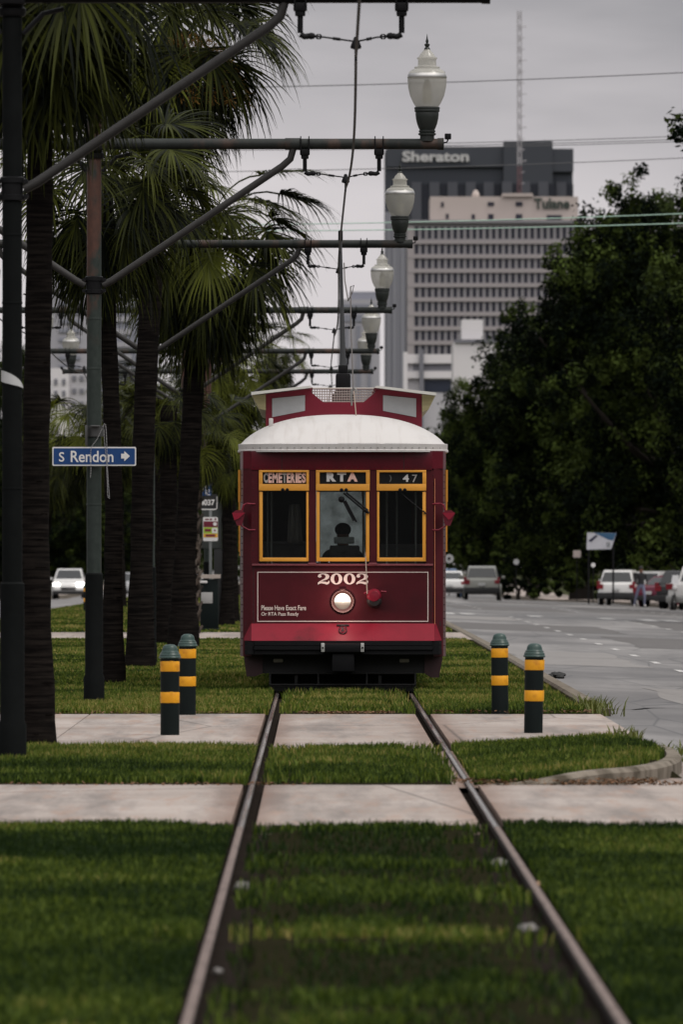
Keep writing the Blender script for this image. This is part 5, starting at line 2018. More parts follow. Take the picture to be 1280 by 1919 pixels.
def oak_meshes(key, seed, H, Rr, nb, nl, leaf, low=0.22):
    """trunk mesh and leaf mesh of one broad tree; blobs of leaves on the ends of limbs"""
    if key in TREE_MESH:
        return TREE_MESH[key]
    rnd = random.Random(seed)
    g = np.random.default_rng(seed)
    tb = MB()
    fork = Vector((0, 0, H * 0.22))
    tb.tube([(0, 0, -0.3), (0.03, 0, H * 0.06), (0.0, 0.05, H * 0.14), fork], [H * 0.042, H * 0.032, H * 0.028, H * 0.026], 12)
    blobs = []
    for k in range(nb):
        a = k * 2.399 + rnd.uniform(-.3, .3)
        u = (k + 0.5) / nb
        z = H * (low + (0.93 - low) * (1 - u) ** 0.85)
        prof = math.sin(min(1.0, (z / H - low + 0.12) / (1.08 - low)) * PI * 0.92) ** 0.45
        rr = Rr * prof * rnd.uniform(0.45, 0.92)
        c = Vector((math.cos(a) * rr, math.sin(a) * rr, z))
        br = Rr * rnd.uniform(0.20, 0.36)
        blobs.append((c, br))
        mid = fork.lerp(c, 0.55) + Vector((rnd.uniform(-1, 1), rnd.uniform(-1, 1), -0.4)) * H * 0.03
        if k % 2 == 0:
            tb.tube([fork - Vector((0, 0, 0.2)), fork.lerp(mid, 0.5) + Vector((0, 0, H * 0.01)), mid, c], [H * 0.015, H * 0.011, H * 0.008, H * 0.003], 7)
    me_t = tb.build('trunk', BARK)
    Vs, Ts = [], []
    wts = np.array([b[1] ** 2 for b in blobs])
    cnt = (wts / wts.sum() * nl).astype(int)
    for (c, br), n in zip(blobs, cnt):
        sub = max(4, n // 90)
        dirs = g.normal(size=(sub, 3))
        dirs /= np.linalg.norm(dirs, axis=1)[:, None]
        sc = np.array(c) + dirs * br * g.uniform(0.45, 1.08, (sub, 1)) * np.array([1, 1, 0.8])
        sr = br * g.uniform(0.16, 0.34, sub)
        idx = g.integers(0, sub, n)
        off = g.normal(size=(n, 3))
        off /= np.linalg.norm(off, axis=1)[:, None]
        p = sc[idx] + off * (sr[idx] * g.uniform(0.2, 1.15, n) ** 0.7)[:, None]
        # leaf quad facing mostly up and outwards
        nrm = off * 0.8 + g.normal(size=(n, 3)) * 0.55 + np.array([0, 0, 0.55])
        nrm /= np.linalg.norm(nrm, axis=1)[:, None]
        t1 = np.cross(nrm, g.normal(size=(n, 3)))
        t1 /= np.linalg.norm(t1, axis=1)[:, None]
        t2 = np.cross(nrm, t1)
        sz = leaf * g.uniform(0.6, 1.35, n)[:, None]
        q = np.stack([p - t1 * sz, p + t2 * sz * 0.55, p + t1 * sz, p - t2 * sz * 0.55], 1)
        Vs.append(q.reshape(-1, 3))
        stone = g.random(sub)
        tn = np.clip(0.16 + 0.95 * (stone[idx] ** 2.2 - 0.30) + 0.30 * (g.random(n) - 0.5), 0, 1)
        Ts.append(np.repeat(tn, 4))
    V = np.concatenate(Vs)
    T = np.concatenate(Ts)
    F = np.arange(len(V)).reshape(-1, 4)
    o = np_mesh('crown', V, F, OAKLEAF, None, T)
    TREE_MESH[key] = (me_t.data, o.data)
    bpy.data.objects.remove(me_t)
    bpy.data.objects.remove(o)
    return TREE_MESH[key]


def tree(label, x, y, key, scale=(1, 1, 1), rz=0, z=None, group='broad trees along the street', name='oak_tree', cat='tree'):
    mt, mc = TREE_MESH[key]
    root = empty(name, (x, y, road_z(x, y) if z is None else z), R(rz))
    root.scale = scale
    tag(root, label, cat, group)
    for nm, me in (('trunk', mt), ('crown', mc)):
        o = bpy.data.objects.new(nm, me)
        COL.objects.link(o)
        o.parent = root
    return root


oak_meshes('big_a', 101, 18.5, 8.2, 50, 150000, 0.115, 0.14)
oak_meshes('big_b', 202, 17.0, 7.6, 46, 130000, 0.12, 0.14)
oak_meshes('near', 303, 18.6, 6.8, 34, 80000, 0.115, 0.86)
oak_meshes('bush', 404, 3.0, 2.2, 14, 9000, 0.12, 0.05)
RT = [
    (17.2, 262, 'near', (1.0, 1, 0.84), 15, 'nearest oak on the right, its branch reaching into the top right sky'),
    (19.0, 345, 'big_b', (0.92, .92, 1.02), 120, 'broad dark oak at the right edge behind the white pickup'),
    (18.0, 430, 'big_a', (1.04, 1.04, 1.12), 40, 'tallest oak right of the hotel tower, its crown against the pale office block'),
    (18.4, 520, 'big_b', (1.15, 1.15, 1.22), 210, 'oak behind the tallest oak on the right'),
    (17.3, 600, 'big_a', (0.96, .96, 1.09), 300, 'oak left of the tallest oak, over the parked white car'),
    (17.6, 740, 'big_b', (0.98, 0.98, 1.12), 75, 'oak farther down the right kerb near the silver car'),
    (17.2, 900, 'big_a', (0.85, .85, 0.95), 160, 'far oak at the end of the right row, above the blue car'),
    (27.0, 320, 'big_b', (1, 1, 0.8), 260, 'dark oak set back from the right pavement'),
    (27.0, 440, 'big_a', (1, 1, 0.9), 330, 'second dark oak set back from the right pavement'),
    (26.0, 620, 'big_a', (1.1, 1.1, 0.9), 100, 'deepest oak behind the right row'),
]
for x, y, k, sc, rz, lab in RT:
    tree(lab, x, y, k, sc, rz)
LT = [
    (-23.8, 680, 'big_b', (0.6, .6, 1.14), 20, 'dark oak left of the rusty pole with ragged edge against the hazy tower'),
    (-22.5, 560, 'big_a', (0.85, .85, 0.62), 200, 'oak behind the white car on the left road'),
    (-20.5, 700, 'big_b', (0.85, .85, 0.66), 310, 'far oak behind the palms on the left'),
    (-18.0, 900, 'big_a', (0.85, .85, 0.66), 90, 'farthest oak on the left between the palm trunks'),
    (-30.0, 500, 'big_a', (1, 1, 0.75), 140, 'dark oak at the left set back from the road'),
]
for x, y, k, sc, rz, lab in LT:
    tree(lab, x, y, k, sc, rz)
for (x, y, sc, lab) in ((14.2, 640, (1.5, 1.5, 1.2), 'dark bush under the oaks left of the billboard'),
                        (20.2, 408, (0.85, .85, 1.3), 'light green shrub beside the blue and white billboard'),
                        (19.0, 470, (1.8, 1.8, 1.3), 'dark bush behind the parked white car'),
                        (20.5, 350, (1.8, 1.8, 1.5), 'dark bush behind the white pickup'),
                        (16.9, 560, (1.6, 1.6, 1.4), 'dark bush beside the right kerb beyond the parked cars'),
                        (-23.0, 470, (2, 2, 1.5), 'dark bush behind the white car on the left')):
    tree(lab, x, y, 'bush', sc, x * 40, road_z(x, y) + 0.1, 'bushes under the street trees', 'bush', 'bush')


def far_woods(name, label, x0, x1, y0, y1, h, n, leaf, seed):
    g = np.random.default_rng(seed)
    x = g.uniform(x0, x1, n)
    y = g.uniform(y0, y1, n)
    top = h * (0.62 + 0.5 * patch_noise(x, y * 0.15, 0.13, seed)) * (0.9 + 0.2 * g.random(n))
    z = top * g.random(n) ** 0.55 - drop(700)
    nrm = g.normal(size=(n, 3)) + np.array([0, -0.6, 0.7])
    nrm /= np.linalg.norm(nrm, axis=1)[:, None]
    t1 = np.cross(nrm, g.normal(size=(n, 3)))
    t1 /= np.linalg.norm(t1, axis=1)[:, None]
    t2 = np.cross(nrm, t1)
    sz = leaf * g.uniform(0.6, 1.4, n)[:, None]
    p = np.stack([x, y, z], 1)
    q = np.stack([p - t1 * sz, p + t2 * sz * 0.6, p + t1 * sz, p - t2 * sz * 0.6], 1).reshape(-1, 3)
    tone = np.clip(0.35 * patch_noise(x, z, 0.6, seed + 1) + 0.2 * g.random(n), 0, 1)
    o = np_mesh(name, q, np.arange(len(q)).reshape(-1, 4), OAKLEAF, None, np.repeat(tone, 4))
    tag(o, label, 'woods', kind='stuff')


far_woods('far_woods', 'far dark tree mass closing the street on the right', 10, 60, 980, 1080, 16, 52000, 0.42, 51)
far_woods('far_woods', 'far dark tree mass closing the street on the left', -60, -4, 1000, 1100, 17, 52000, 0.42, 52)
far_woods('far_woods', 'far tree mass at the end of the street behind the streetcar', -8, 14, 1500, 1600, 14, 22000, 0.5, 53)
far_woods('undergrowth', 'dark undergrowth behind the right pavement', 22, 40, 300, 620, 5.5, 52000, 0.24, 54)
far_woods('undergrowth', 'dark undergrowth behind the left pavement', -46, -26, 380, 700, 6, 40000, 0.26, 55)

# ------------------------------------------------------------------ buildings far down the street
def facade_box(root, name, m, x0, x1, y0, y1, z0, z1):
    b = MB()
    b.box(x0, x1, y0, y1, z0, z1)
    return b.build(name, m, root, smooth=False)


WINDK = MAT('dark_office_glass', (0.040, 0.040, 0.055), 0.25, 0, 0.3, 0.3)


def win_mesh(w_, h, dep, mats, name='window'):
    mb = MB()
    mb.box(-w_ / 2, w_ / 2, -0.03, dep, -h / 2, h / 2)
    o = mb.build(name, mats, None, smooth=False)
    return o


def build_office():
    D = 2900.0
    s_ = FPX / D
    root = empty('office_block', (0, D, 0))
    tag(root, 'pale pinkish medical office block with rows of narrow dark windows and cream top storey', 'building')

    def X(x): return (x - VX) / s_
    def Z(y): return CAMH - (y - VY) / s_
    pink = MAT('pinkish_concrete', (0.375, 0.34, 0.345), 0.8, 0, 0.06, 0.05)
    grey = MAT('lavender_pier_concrete', (0.30, 0.285, 0.300), 0.8, 0, 0.08, 0.05)
    cream = MAT('cream_render', (0.50, 0.43, 0.40), 0.8, 0, 0.07, 0.08)
    b = MB()
    b.box(X(765), X(1095), 0, 60, -2, Z(418))
    b.build('wall', grey, root, smooth=False)
    # floor bands
    fl = MB()
    ys = [453.5, 480.5, 507.5, 534.5, 561.5, 588.5, 615.5, 642.5]
    for yb in ys:
        fl.box(X(765), X(1095), -0.6, -0.02, Z(yb + 3.6), Z(yb - 3.6))
    fl.box(X(764), X(776), -0.5, -0.05, -2, Z(424))
    fl.build('floor_bands', pink, root, smooth=False)
    cr = MB()
    cr.box(X(763), X(1097), -1.2, 60, Z(418), Z(412.5))
    cr.build('cornice', MAT('grey_cornice', (0.26, 0.25, 0.27), 0.8), root, smooth=False)
    cols = [781.0 + 12.05 * i for i in range(26)]
    rows = [(436, 23)] + [(467 + 27 * i, 18) for i in range(8)]
    wt = win_mesh(6.4 / s_, 23 / s_, 0.2, WINDK)
    ws = win_mesh(6.4 / s_, 18 / s_, 0.2, WINDK)
    placed, rest = 0, MB()
    order = [(c, r_) for r_ in rows for c in cols[:25]]
    for c, (yr, h) in order:
        z = Z(yr)
        if placed < 96:
            o = bpy.data.objects.new('window', (wt if h == 23 else ws).data)
            COL.objects.link(o)
            o.parent = root
            o.location = (X(c), -0.02, z)
            placed += 1
        else:
            rest.box(X(c) - 3.2 / s_, X(c) + 3.2 / s_, -0.05, 0.18, z - h / 2 / s_, z + h / 2 / s_)
    r_ = rest.build('windows', WINDK, root, smooth=False)
    r_['kind'] = 'stuff'
    bpy.data.objects.remove(wt)
    bpy.data.objects.remove(ws)
    t = MB()
    t.box(X(807), X(1085), 6, 40, Z(412), Z(367))
    t.box(X(943), X(1000), 5, 42, Z(367), Z(361))
    t.lathe([(1.2, 0), (1.2, 1.0), (0.6, 2.2), (0.0001, 2.4)], (X(893), 12, Z(367)), 12)
    t.build('top_storey', cream, root, smooth=False)
    d = MB()
    for x, y, w_, h in ((921, 381, 12, 7), (974, 381, 13, 8), (921, 405, 10, 10), (974, 405, 12, 10), (830, 382, 5, 9), (888, 405, 6, 9), (839, 404, 5, 9), (1040, 406, 28, 8)):
        d = MB()
        d.box(X(x - w_ / 2), X(x + w_ / 2), 5.7, 6.2, Z(y + h / 2), Z(y - h / 2))
        d.build('top_window', WINDK, root, smooth=False)
    l_ = MB()
    vs_, fs = text_geo('Tulane', 67 / s_, 20 / s_, 0.03, 0.5)
    l_.add([(v.x + X(1002), 5.9 + v.y, v.z + Z(390)) for v in vs_], fs)
    l_.build('lettering', MAT('dark_green_letters', (0.05, 0.065, 0.055), 0.6), root, smooth=False)


build_office()


def build_hotel():
    D = 3650.0
    s_ = FPX / D
    root = empty('hotel_tower', (0, D, 0))
    tag(root, 'tall dark blue-grey hotel tower with white name letters at its top', 'building')

    def X(x): return (x - VX) / s_
    def Z(y): return CAMH - (y - VY) / s_
    navy = MAT('navy_cladding', (0.040, 0.045, 0.058), 0.6, 0, 0.08, 0.02)
    navy2 = MAT('slate_cladding', (0.052, 0.057, 0.070), 0.6, 0, 0.08, 0.02)
    pale = MAT('pale_side_wall', (0.235, 0.235, 0.265), 0.7, 0, 0.06, 0.02)
    b = MB()
    b.box(X(722), X(1074), 0, 45, -2, Z(281))
    b.build('wall', navy, root, smooth=False)
    u = MB()
    u.box(X(724), X(945), -1.5, 8, Z(313), Z(275))
    u.box(X(944), X(1036), -3.0, 8, Z(400), Z(265))
    u.box(X(1036), X(1075), -2.0, 8, Z(322), Z(279))
    for x in (975, 1020, 1028):
        u.box(X(x), X(x + 4), 2, 6, Z(266), Z(262.5))
    u.build('upper_block', navy2, root, smooth=False)
    dk = MAT('dark_tower_glass', (0.026, 0.028, 0.038), 0.3, 0, 0.1)
    ltm = MAT('grey_tower_panel', (0.085, 0.088, 0.105), 0.7)
    sw = MB()
    sw.box(X(722), X(760), -4.5, -0.0, -2, Z(398))
    sw.build('side_wall', pale, root, smooth=False)
    st = MB()
    for x, w_ in ((727, 3), (737, 4), (752, 4)):
        st.box(X(x), X(x + w_), -5.0, -4.5, -2, Z(420))
    st.build('piers', MAT('pale_pier', (0.28, 0.28, 0.31), 0.7), root, smooth=False)
    dkb = MB()
    dkb.box(X(760), X(766), -2.5, 0, -2, Z(410))
    dkb.build('glass_strip', dk, root, smooth=False)
    for k in range(9):
        x = 771 + k * 34
        p = MB()
        p.box(X(x), X(x + 19), -0.8 if x < 940 or x > 1030 else -3.6, 0.2, Z(470), Z(341))
        p.build('facade_panel', ltm, root, smooth=False)
        g = MB()
        g.box(X(x + 20), X(x + 32), -0.4 if x < 930 or x > 1030 else -3.3, 0.2, Z(470), Z(345))
        g.build('window_strip', dk, root, smooth=False)
    l_ = MB()
    vs_, fs = text_geo('Sheraton', 125 / s_, 20 / s_, 0.035, 1.0)
    l_.add([(v.x + X(754), -1.7 + v.y, v.z + Z(303.5)) for v in vs_], fs)
    # slab serifs
    l_.build('lettering', MAT('pale_letters', (0.55, 0.54, 0.54), 0.5), root, smooth=False)


build_hotel()


def block(name, label, D, parts, cat='building'):
    """parts: (part name, material, x0, x1, ytop, ybottom or None, near, far)"""
    s_ = FPX / D
    root = empty(name, (0, D, 0))
    tag(root, label, cat)
    for nm, m, x0, x1, yt, yb, a, c in parts:
        facade_box(root, nm, m, (x0 - VX) / s_, (x1 - VX) / s_, a, c, -3 if yb is None else CAMH - (yb - VY) / s_, CAMH - (yt - VY) / s_)
    return root


WB = MAT('white_render', (0.74, 0.71, 0.715), 0.8, 0, 0.05, 0.1)
WB2 = MAT('off_white_render', (0.52, 0.505, 0.525), 0.8, 0, 0.05, 0.1)
GYB = MAT('grey_render', (0.20, 0.20, 0.225), 0.8, 0, 0.06, 0.1)
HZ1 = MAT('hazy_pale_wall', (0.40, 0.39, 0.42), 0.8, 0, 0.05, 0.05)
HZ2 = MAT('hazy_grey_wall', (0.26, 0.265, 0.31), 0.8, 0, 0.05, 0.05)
WGL = MAT('dark_blue_glass', (0.035, 0.042, 0.065), 0.3)
block('white_building', 'plain white cube building in front of the window grid', 1500,
      [('wall', WB, 850, 990, 642, None, 0, 22), ('penthouse', WB, 866, 906, 598, 642, 3, 15), ('dark_plinth', GYB, 853, 950, 636, 642.5, -0.4, 10)])
block('low_garage', 'white banded low building left of the white cube', 1560,
      [('wall', WB2, 759, 856, 668, None, 0, 26), ('band', WB, 756, 853, 664, 681, -0.8, 0), ('window_strip', GYB, 774, 853, 682, 694, -0.1, 0.02), ('band', WB, 756, 853, 696, 709, -0.8, 0),
       ('window_strip', WGL, 795, 853, 712, 735, -0.1, 0.02), ('pier', WB, 756, 764, 660, None, -1.2, -0.82), ('pier', GYB, 786, 794, 655, None, -1.5, -0.85)])
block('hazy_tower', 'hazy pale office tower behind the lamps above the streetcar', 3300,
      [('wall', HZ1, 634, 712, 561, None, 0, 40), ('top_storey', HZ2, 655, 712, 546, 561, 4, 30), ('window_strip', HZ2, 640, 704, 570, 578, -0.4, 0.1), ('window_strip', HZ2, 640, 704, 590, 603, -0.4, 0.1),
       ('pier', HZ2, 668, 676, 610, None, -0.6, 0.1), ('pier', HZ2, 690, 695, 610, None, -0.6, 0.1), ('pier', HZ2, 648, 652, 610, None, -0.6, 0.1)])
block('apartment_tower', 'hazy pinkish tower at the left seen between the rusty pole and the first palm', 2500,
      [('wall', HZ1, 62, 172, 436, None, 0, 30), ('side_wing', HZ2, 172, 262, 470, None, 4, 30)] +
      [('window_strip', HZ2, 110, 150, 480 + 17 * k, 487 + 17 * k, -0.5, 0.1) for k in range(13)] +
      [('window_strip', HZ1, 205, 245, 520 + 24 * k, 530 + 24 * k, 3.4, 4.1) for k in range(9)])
block('apartment_block', 'low white apartment block at the left with small windows', 1700,
      [('wall', WB, 70, 128, 690, None, 0, 20), ('side_wall', WB2, 128, 172, 692, None, 1, 20)] +
      [('window', GYB, 86 + 15 * k, 92 + 15 * k, 710 + 22 * j, 721 + 22 * j, -0.3, 0.1) for k in range(3) for j in range(3)] +
      [('window', GYB, 134 + 14 * k, 142 + 14 * k, 704 + 24 * j, 713 + 24 * j, 0.7, 1.1) for k in range(3) for j in range(3)])

# radio mast
mb = MB()
s_m = FPX / 3100.0
base = Vector(((973 - VX) / s_m, 3100, 0))
H = CAMH + (VY - 20) / s_m


def mast():
    root = empty('radio_mast', base)
    tag(root, 'tall red and white lattice radio mast rising above the dark hotel tower', 'mast')
    nseg = 30
    mats = (MAT('mast_white', (0.42, 0.40, 0.42), 0.6), MAT('mast_red', (0.16, 0.09, 0.10), 0.6))
    bands = 7
    for bnd in range(bands):
        mb = MB()
        z0, z1 = H * bnd / bands, H * (bnd + 1) / bands
        for k in range(3):
            a = 2 * PI * k / 3
            mb.tube([(0.75 * math.cos(a), 0.75 * math.sin(a), z0), (0.75 * math.cos(a), 0.75 * math.sin(a), z1)], 0.24, 6)
        n = 7
        for j in range(n):
            za, zb_ = z0 + (z1 - z0) * j / n, z0 + (z1 - z0) * (j + 1) / n
            for k in range(3):
                a, c = 2 * PI * k / 3, 2 * PI * (k + 1) / 3
                mb.tube([(0.75 * math.cos(a), 0.75 * math.sin(a), za), (0.75 * math.cos(c), 0.75 * math.sin(c), zb_)], 0.10, 4)
        mb.build('lattice_section', mats[(bnd + 1) % 2] if bnd in (4,) else mats[0], root)
    an = MB()
    for k in range(16):
        z = H * (0.66 + 0.33 * k / 16)
        an.tube([(0.4, 0, z), (1.9 if k % 3 else 2.6, 0, z + 0.3)], 0.16, 5)
    an.build('antenna', mats[0], root)


mast()

# ------------------------------------------------------------------ cars
TYRE = MAT('tyre_rubber', (0.012, 0.012, 0.012), 0.8)
RIM = MAT('alloy_rim', (0.30, 0.30, 0.31), 0.35, 0.6)
CGL = MAT('tinted_car_glass', (0.014, 0.016, 0.018), 0.06, 0, 0.1, 1, spec=0.6)
TAIL = MAT('red_tail_lens', (0.20, 0.012, 0.02), 0.3)
CLEARL = MAT('clear_head_lens', (0.6, 0.6, 0.6), 0.1)
BUMPK = MAT('black_plastic', (0.02, 0.02, 0.021), 0.6)
PLATE = MAT('plate_white', (0.5, 0.5, 0.5), 0.5)
HLON = emit('lit_headlamp', (1.0, 0.97, 0.92), 6.0)


def build_car(label, paint, kind, x, y, rz, group=None, lights=False, name='car', cat='car', open_tail=False):
    """length along local y, nose at +y; suv, sedan, pickup"""
    root = empty(name, (x, y, road_z(x, y)), R(rz))
    tag(root, label, cat, group)
    Lh, Wh, H = {'suv': (2.25, 0.91, 1.66), 'sedan': (2.3, 0.90, 1.45), 'pickup': (2.75, 0.98, 1.85)}[kind]
    belt = {'suv': 1.02, 'sedan': 0.92, 'pickup': 1.12}[kind]
    if kind == 'suv':
        low = [(-2.2, .36), (-2.25, .62), (-2.22, 1.0), (-2.1, 1.05), (0.9, 1.03), (1.9, .92), (2.18, .78), (2.25, .5), (2.15, .3)]
        cab = [(-2.12, 1.02), (-1.72, 1.62), (-1.3, 1.66), (0.0, 1.64), (0.95, 1.03)]
    elif kind == 'sedan':
        low = [(-2.2, .34), (-2.3, .6), (-2.25, .93), (-2.1, .97), (1.0, .93), (1.95, .80), (2.22, .68), (2.3, .45), (2.2, .26)]
        cab = [(-1.65, .95), (-0.85, 1.40), (-0.2, 1.45), (0.2, 1.42), (1.2, .92)]
    else:
        low = [(-2.7, .45), (-2.75, .65), (-2.74, 1.10), (-0.6, 1.12), (1.5, 1.12), (2.6, 1.05), (2.75, .9), (2.75, .5), (2.6, .42)]
        cab = [(-0.75, 1.10), (-0.55, 1.80), (-0.1, 1.85), (0.5, 1.82), (1.4, 1.11)]

    def loft(poly, w0, w1, zlo, zhi):
        """closed side profile; half width shrinks from w0 at zlo to w1 at zhi"""
        bm = bmesh.new()
        Lv, Rv = [], []
        for (yy_, z) in poly:
            u = min(1, max(0, (z - zlo) / max(1e-3, zhi - zlo)))
            w_ = w0 + (w1 - w0) * u
            e = 1 - 0.10 * (abs(yy_) / Lh) ** 4
            Lv.append(bm.verts.new((-w_ * e, yy_, z)))
            Rv.append(bm.verts.new((w_ * e, yy_, z)))
        n = len(poly)
        bm.faces.new(Lv)
        bm.faces.new(Rv[::-1])
        for i in range(n):
            j = (i + 1) % n
            bm.faces.new((Lv[j], Lv[i], Rv[i], Rv[j]))
        bmesh.ops.bevel(bm, geom=bm.edges[:], offset=0.05, segments=2, affect='EDGES', profile=0.6)
        bm.verts.index_update()
        r_ = [v.co.copy() for v in bm.verts], [tuple(v.index for v in f.verts) for f in bm.faces]
        bm.free()
        return r_
    b = MB()
    b.add(*loft(low, Wh, Wh * 0.96, .6, belt))
    b.add(*loft(cab + [(cab[-1][0], belt - 0.1), (cab[0][0], belt - 0.1)], Wh * 0.93, Wh * 0.72, belt, H))
    for yy_ in (-Lh * 0.62, Lh * 0.63):
        for s_ in (-1, 1):
            b.lathe([(0.40, -0.02), (0.42, 0.0), (0.42, 0.03), (0.40, 0.05)], (s_ * (Wh - 0.03), yy_, 0.36), 18, 'X')
    if kind == 'pickup':
        b.box(-Wh * 0.9, Wh * 0.9, -2.5, -0.9, 1.06, 1.125)
    body = b.build('body', paint, root, angle=30)
    # glass: rear, front, sides
    def quad_glass(p, off, nm):
        g = MB()
        c = sum((Vector(q) for q in p), Vector()) / 4
        n_ = (Vector(p[1]) - Vector(p[0])).cross(Vector(p[3]) - Vector(p[0])).normalized()
        out = n_ if n_.dot(c - Vector((0, 0, belt))) > 0 else -n_
        q = [c + (Vector(k) - c) * 0.99 + out * off for k in p]
        g.add([k for k in q] + [k - out * 0.02 for k in q], [(0, 1, 2, 3), (7, 6, 5, 4), (0, 4, 5, 1), (1, 5, 6, 2), (2, 6, 7, 3), (3, 7, 4, 0)])
        g.build(nm, CGL, root)
    wb, wt = Wh * 0.93, Wh * 0.72
    (yr0, zr0), (yr1, zr1), (yt0, zt0), (yt1, zt1), (yf, zf) = cab

    def lerp(a, c, u): return a + (c - a) * u
    wz = lambda z: lerp(wb, wt, min(1, max(0, (z - belt) / (H - belt))))
    zA, zB = lerp(zr0, zr1, 0.14), lerp(zr0, zr1, 0.88)
    yA, yB = lerp(yr0, yr1, 0.14), lerp(yr0, yr1, 0.88)
    quad_glass([(-wz(zA) * .88, yA, zA), (wz(zA) * .88, yA, zA), (wz(zB) * .86, yB, zB), (-wz(zB) * .86, yB, zB)], 0.012, 'rear_window')
    zA, zB = lerp(zf, zt1, 0.12), lerp(zf, zt1, 0.9)
    yA, yB = lerp(yf, yt1, 0.12), lerp(yf, yt1, 0.9)
    quad_glass([(-wz(zA) * .9, yA, zA), (wz(zA) * .9, yA, zA), (wz(zB) * .88, yB, zB), (-wz(zB) * .88, yB, zB)], 0.012, 'windscreen')
    for s_ in (-1, 1):
        z0, z1 = belt + 0.05, H - 0.14
        ya0, ya1 = lerp(yr0, yr1, 0.3) + 0.25, lerp(yf, yt1, 0.25) - 0.25
        yb0, yb1 = lerp(yr0, yr1, 0.85) + 0.30, lerp(yf, yt1, 0.85) - 0.2
        ym0, ym1 = (ya0 + ya1) / 2, (yb0 + yb1) / 2
        for (a0, a1, b0_, b1_) in ((ya0, ym0 - 0.04, yb0, ym1 - 0.04), (ym0 + 0.04, ya1, ym1 + 0.04, yb1)):
            quad_glass([(s_ * wz(z0), a0, z0), (s_ * wz(z0), a1, z0), (s_ * wz(z1), b1_, z1), (s_ * wz(z1), b0_, z1)], 0.012, 'side_window')
        m = MB()
        m.bbox(s_ * Wh, s_ * (Wh + 0.2), yf - 0.55, yf - 0.43, belt + 0.02, belt + 0.16, 0.03)
        m.build('mirror', paint if kind != 'pickup' else BUMPK, root)
        t = MB()
        yb_ = low[2][0]
        t.bbox(s_ * (Wh - 0.30), s_ * (Wh - 0.05), yb_ - 0.03, yb_ + 0.12, belt - 0.22, belt - 0.03, 0.02)
        if kind == 'suv':
            t.bbox(s_ * (Wh - 0.16), s_ * (Wh - 0.05), yb_ - 0.025, yb_ + 0.3, belt - 0.05, belt + 0.10, 0.02)
        t.build('tail_light', TAIL, root)
        h = MB()
        yn = low[6][0]
        h.bbox(s_ * (Wh - 0.42), s_ * (Wh - 0.07), yn - 0.2, yn + 0.055, belt - 0.30, belt - 0.14, 0.03)
        h.build('headlight', HLON if lights else CLEARL, root)
    k = MB()
    yr = low[1][0]
    k.bbox(-Wh * 0.97, Wh * 0.97, yr - 0.06, yr + 0.25, 0.34, 0.62 if kind != 'sedan' else 0.55, 0.05)
    k.build('rear_bumper', BUMPK if kind != 'pickup' else GREYM, root)
    k = MB()
    yf_ = low[-2][0]
    k.bbox(-Wh * 0.96, Wh * 0.96, yf_ - 0.25, yf_ + 0.05, 0.26, 0.45, 0.05)
    k.bbox(-Wh * 0.45, Wh * 0.45, yf_ - 0.1, yf_ + 0.035, 0.50, 0.64, 0.03)
    k.build('front_bumper', BUMPK, root)
    p_ = MB()
    p_.bbox(-0.16, 0.16, yr - 0.075, yr - 0.02, belt - 0.32, belt - 0.18, 0.005)
    p_.build('number_plate', PLATE, root)
    w0 = None
    for yy_ in (-Lh * 0.62, Lh * 0.63):
        for s_ in (-1, 1):
            wr = 0.37 if kind == 'pickup' else 0.335
            t = MB()
            t.lathe([(wr * 0.6, -0.11), (wr * 0.94, -0.11), (wr, -0.08), (wr, 0.08), (wr * 0.94, 0.11), (wr * 0.6, 0.11)], (s_ * (Wh - 0.10), yy_, wr), 20, 'X')
            to = t.build('wheel', TYRE, root)
            r_ = MB()
            r_.lathe([(0.0001, -0.09), (wr * 0.3, -0.1), (wr * 0.62, -0.08), (wr * 0.62, 0.08), (wr * 0.3, 0.1), (0.0001, 0.09)], (s_ * (Wh - 0.10), yy_, wr), 14, 'X')
            r_.build('rim', RIM, to)
    return root


SILV = MAT('silver_green_paint', (0.26, 0.26, 0.235), 0.35, 0.0, 0.06, 1, coat=0.3)
WHTP = MAT('white_car_paint', (0.62, 0.61, 0.60), 0.3, 0, 0.05, 1, coat=0.3)
BLKP = MAT('black_car_paint', (0.014, 0.014, 0.015), 0.25, 0, 0.05, 1, coat=0.4)
REDP = MAT('dark_red_car_paint', (0.12, 0.010, 0.03), 0.3, 0, 0.05, 1, coat=0.3)
BLUP = MAT('blue_car_paint', (0.035, 0.11, 0.26), 0.3, 0, 0.05, 1, coat=0.3)
GRYP = MAT('grey_car_paint', (0.30, 0.30, 0.31), 0.3, 0.2, 0.05, 1, coat=0.3)
build_car('silver sport utility car driving away on the right road', SILV, 'suv', 8.0, 440, -1.5, 'cars in the right lanes')
build_car('white car just ahead and left of the silver one', WHTP, 'sedan', 7.0, 482, 0, 'cars in the right lanes')
build_car('small blue car peeking out right of the streetcar', BLUP, 'suv', 7.3, 520, 0, 'cars in the right lanes')
build_car('white hatchback parked rear towards the viewer below the billboard', WHTP, 'suv', 14.05, 418, -9, 'cars parked at the right kerb')
build_car('white pickup cut off by the right edge of the photo', WHTP, 'pickup', 15.65, 368, -14, 'cars parked at the right kerb', cat='pickup')
build_car('white car parked beside the white hatchback, red car behind it', WHTP, 'suv', 16.3, 424, -32, 'cars parked at the right kerb')
build_car('dark red car half hidden behind the person in jeans', REDP, 'sedan', 16.1, 406, -35, 'cars parked at the right kerb')
build_car('black car parked between the person in jeans and the pickup', BLKP, 'suv', 15.95, 384, -24, 'cars parked at the right kerb')
build_car('white car with lit headlamps coming along the left road', WHTP, 'suv', -13.7, 500, 180, 'cars on the left road', lights=True)
build_car('grey car farther along the left road beside the ringed palm', GRYP, 'suv', -13.0, 600, 180, 'cars on the left road')
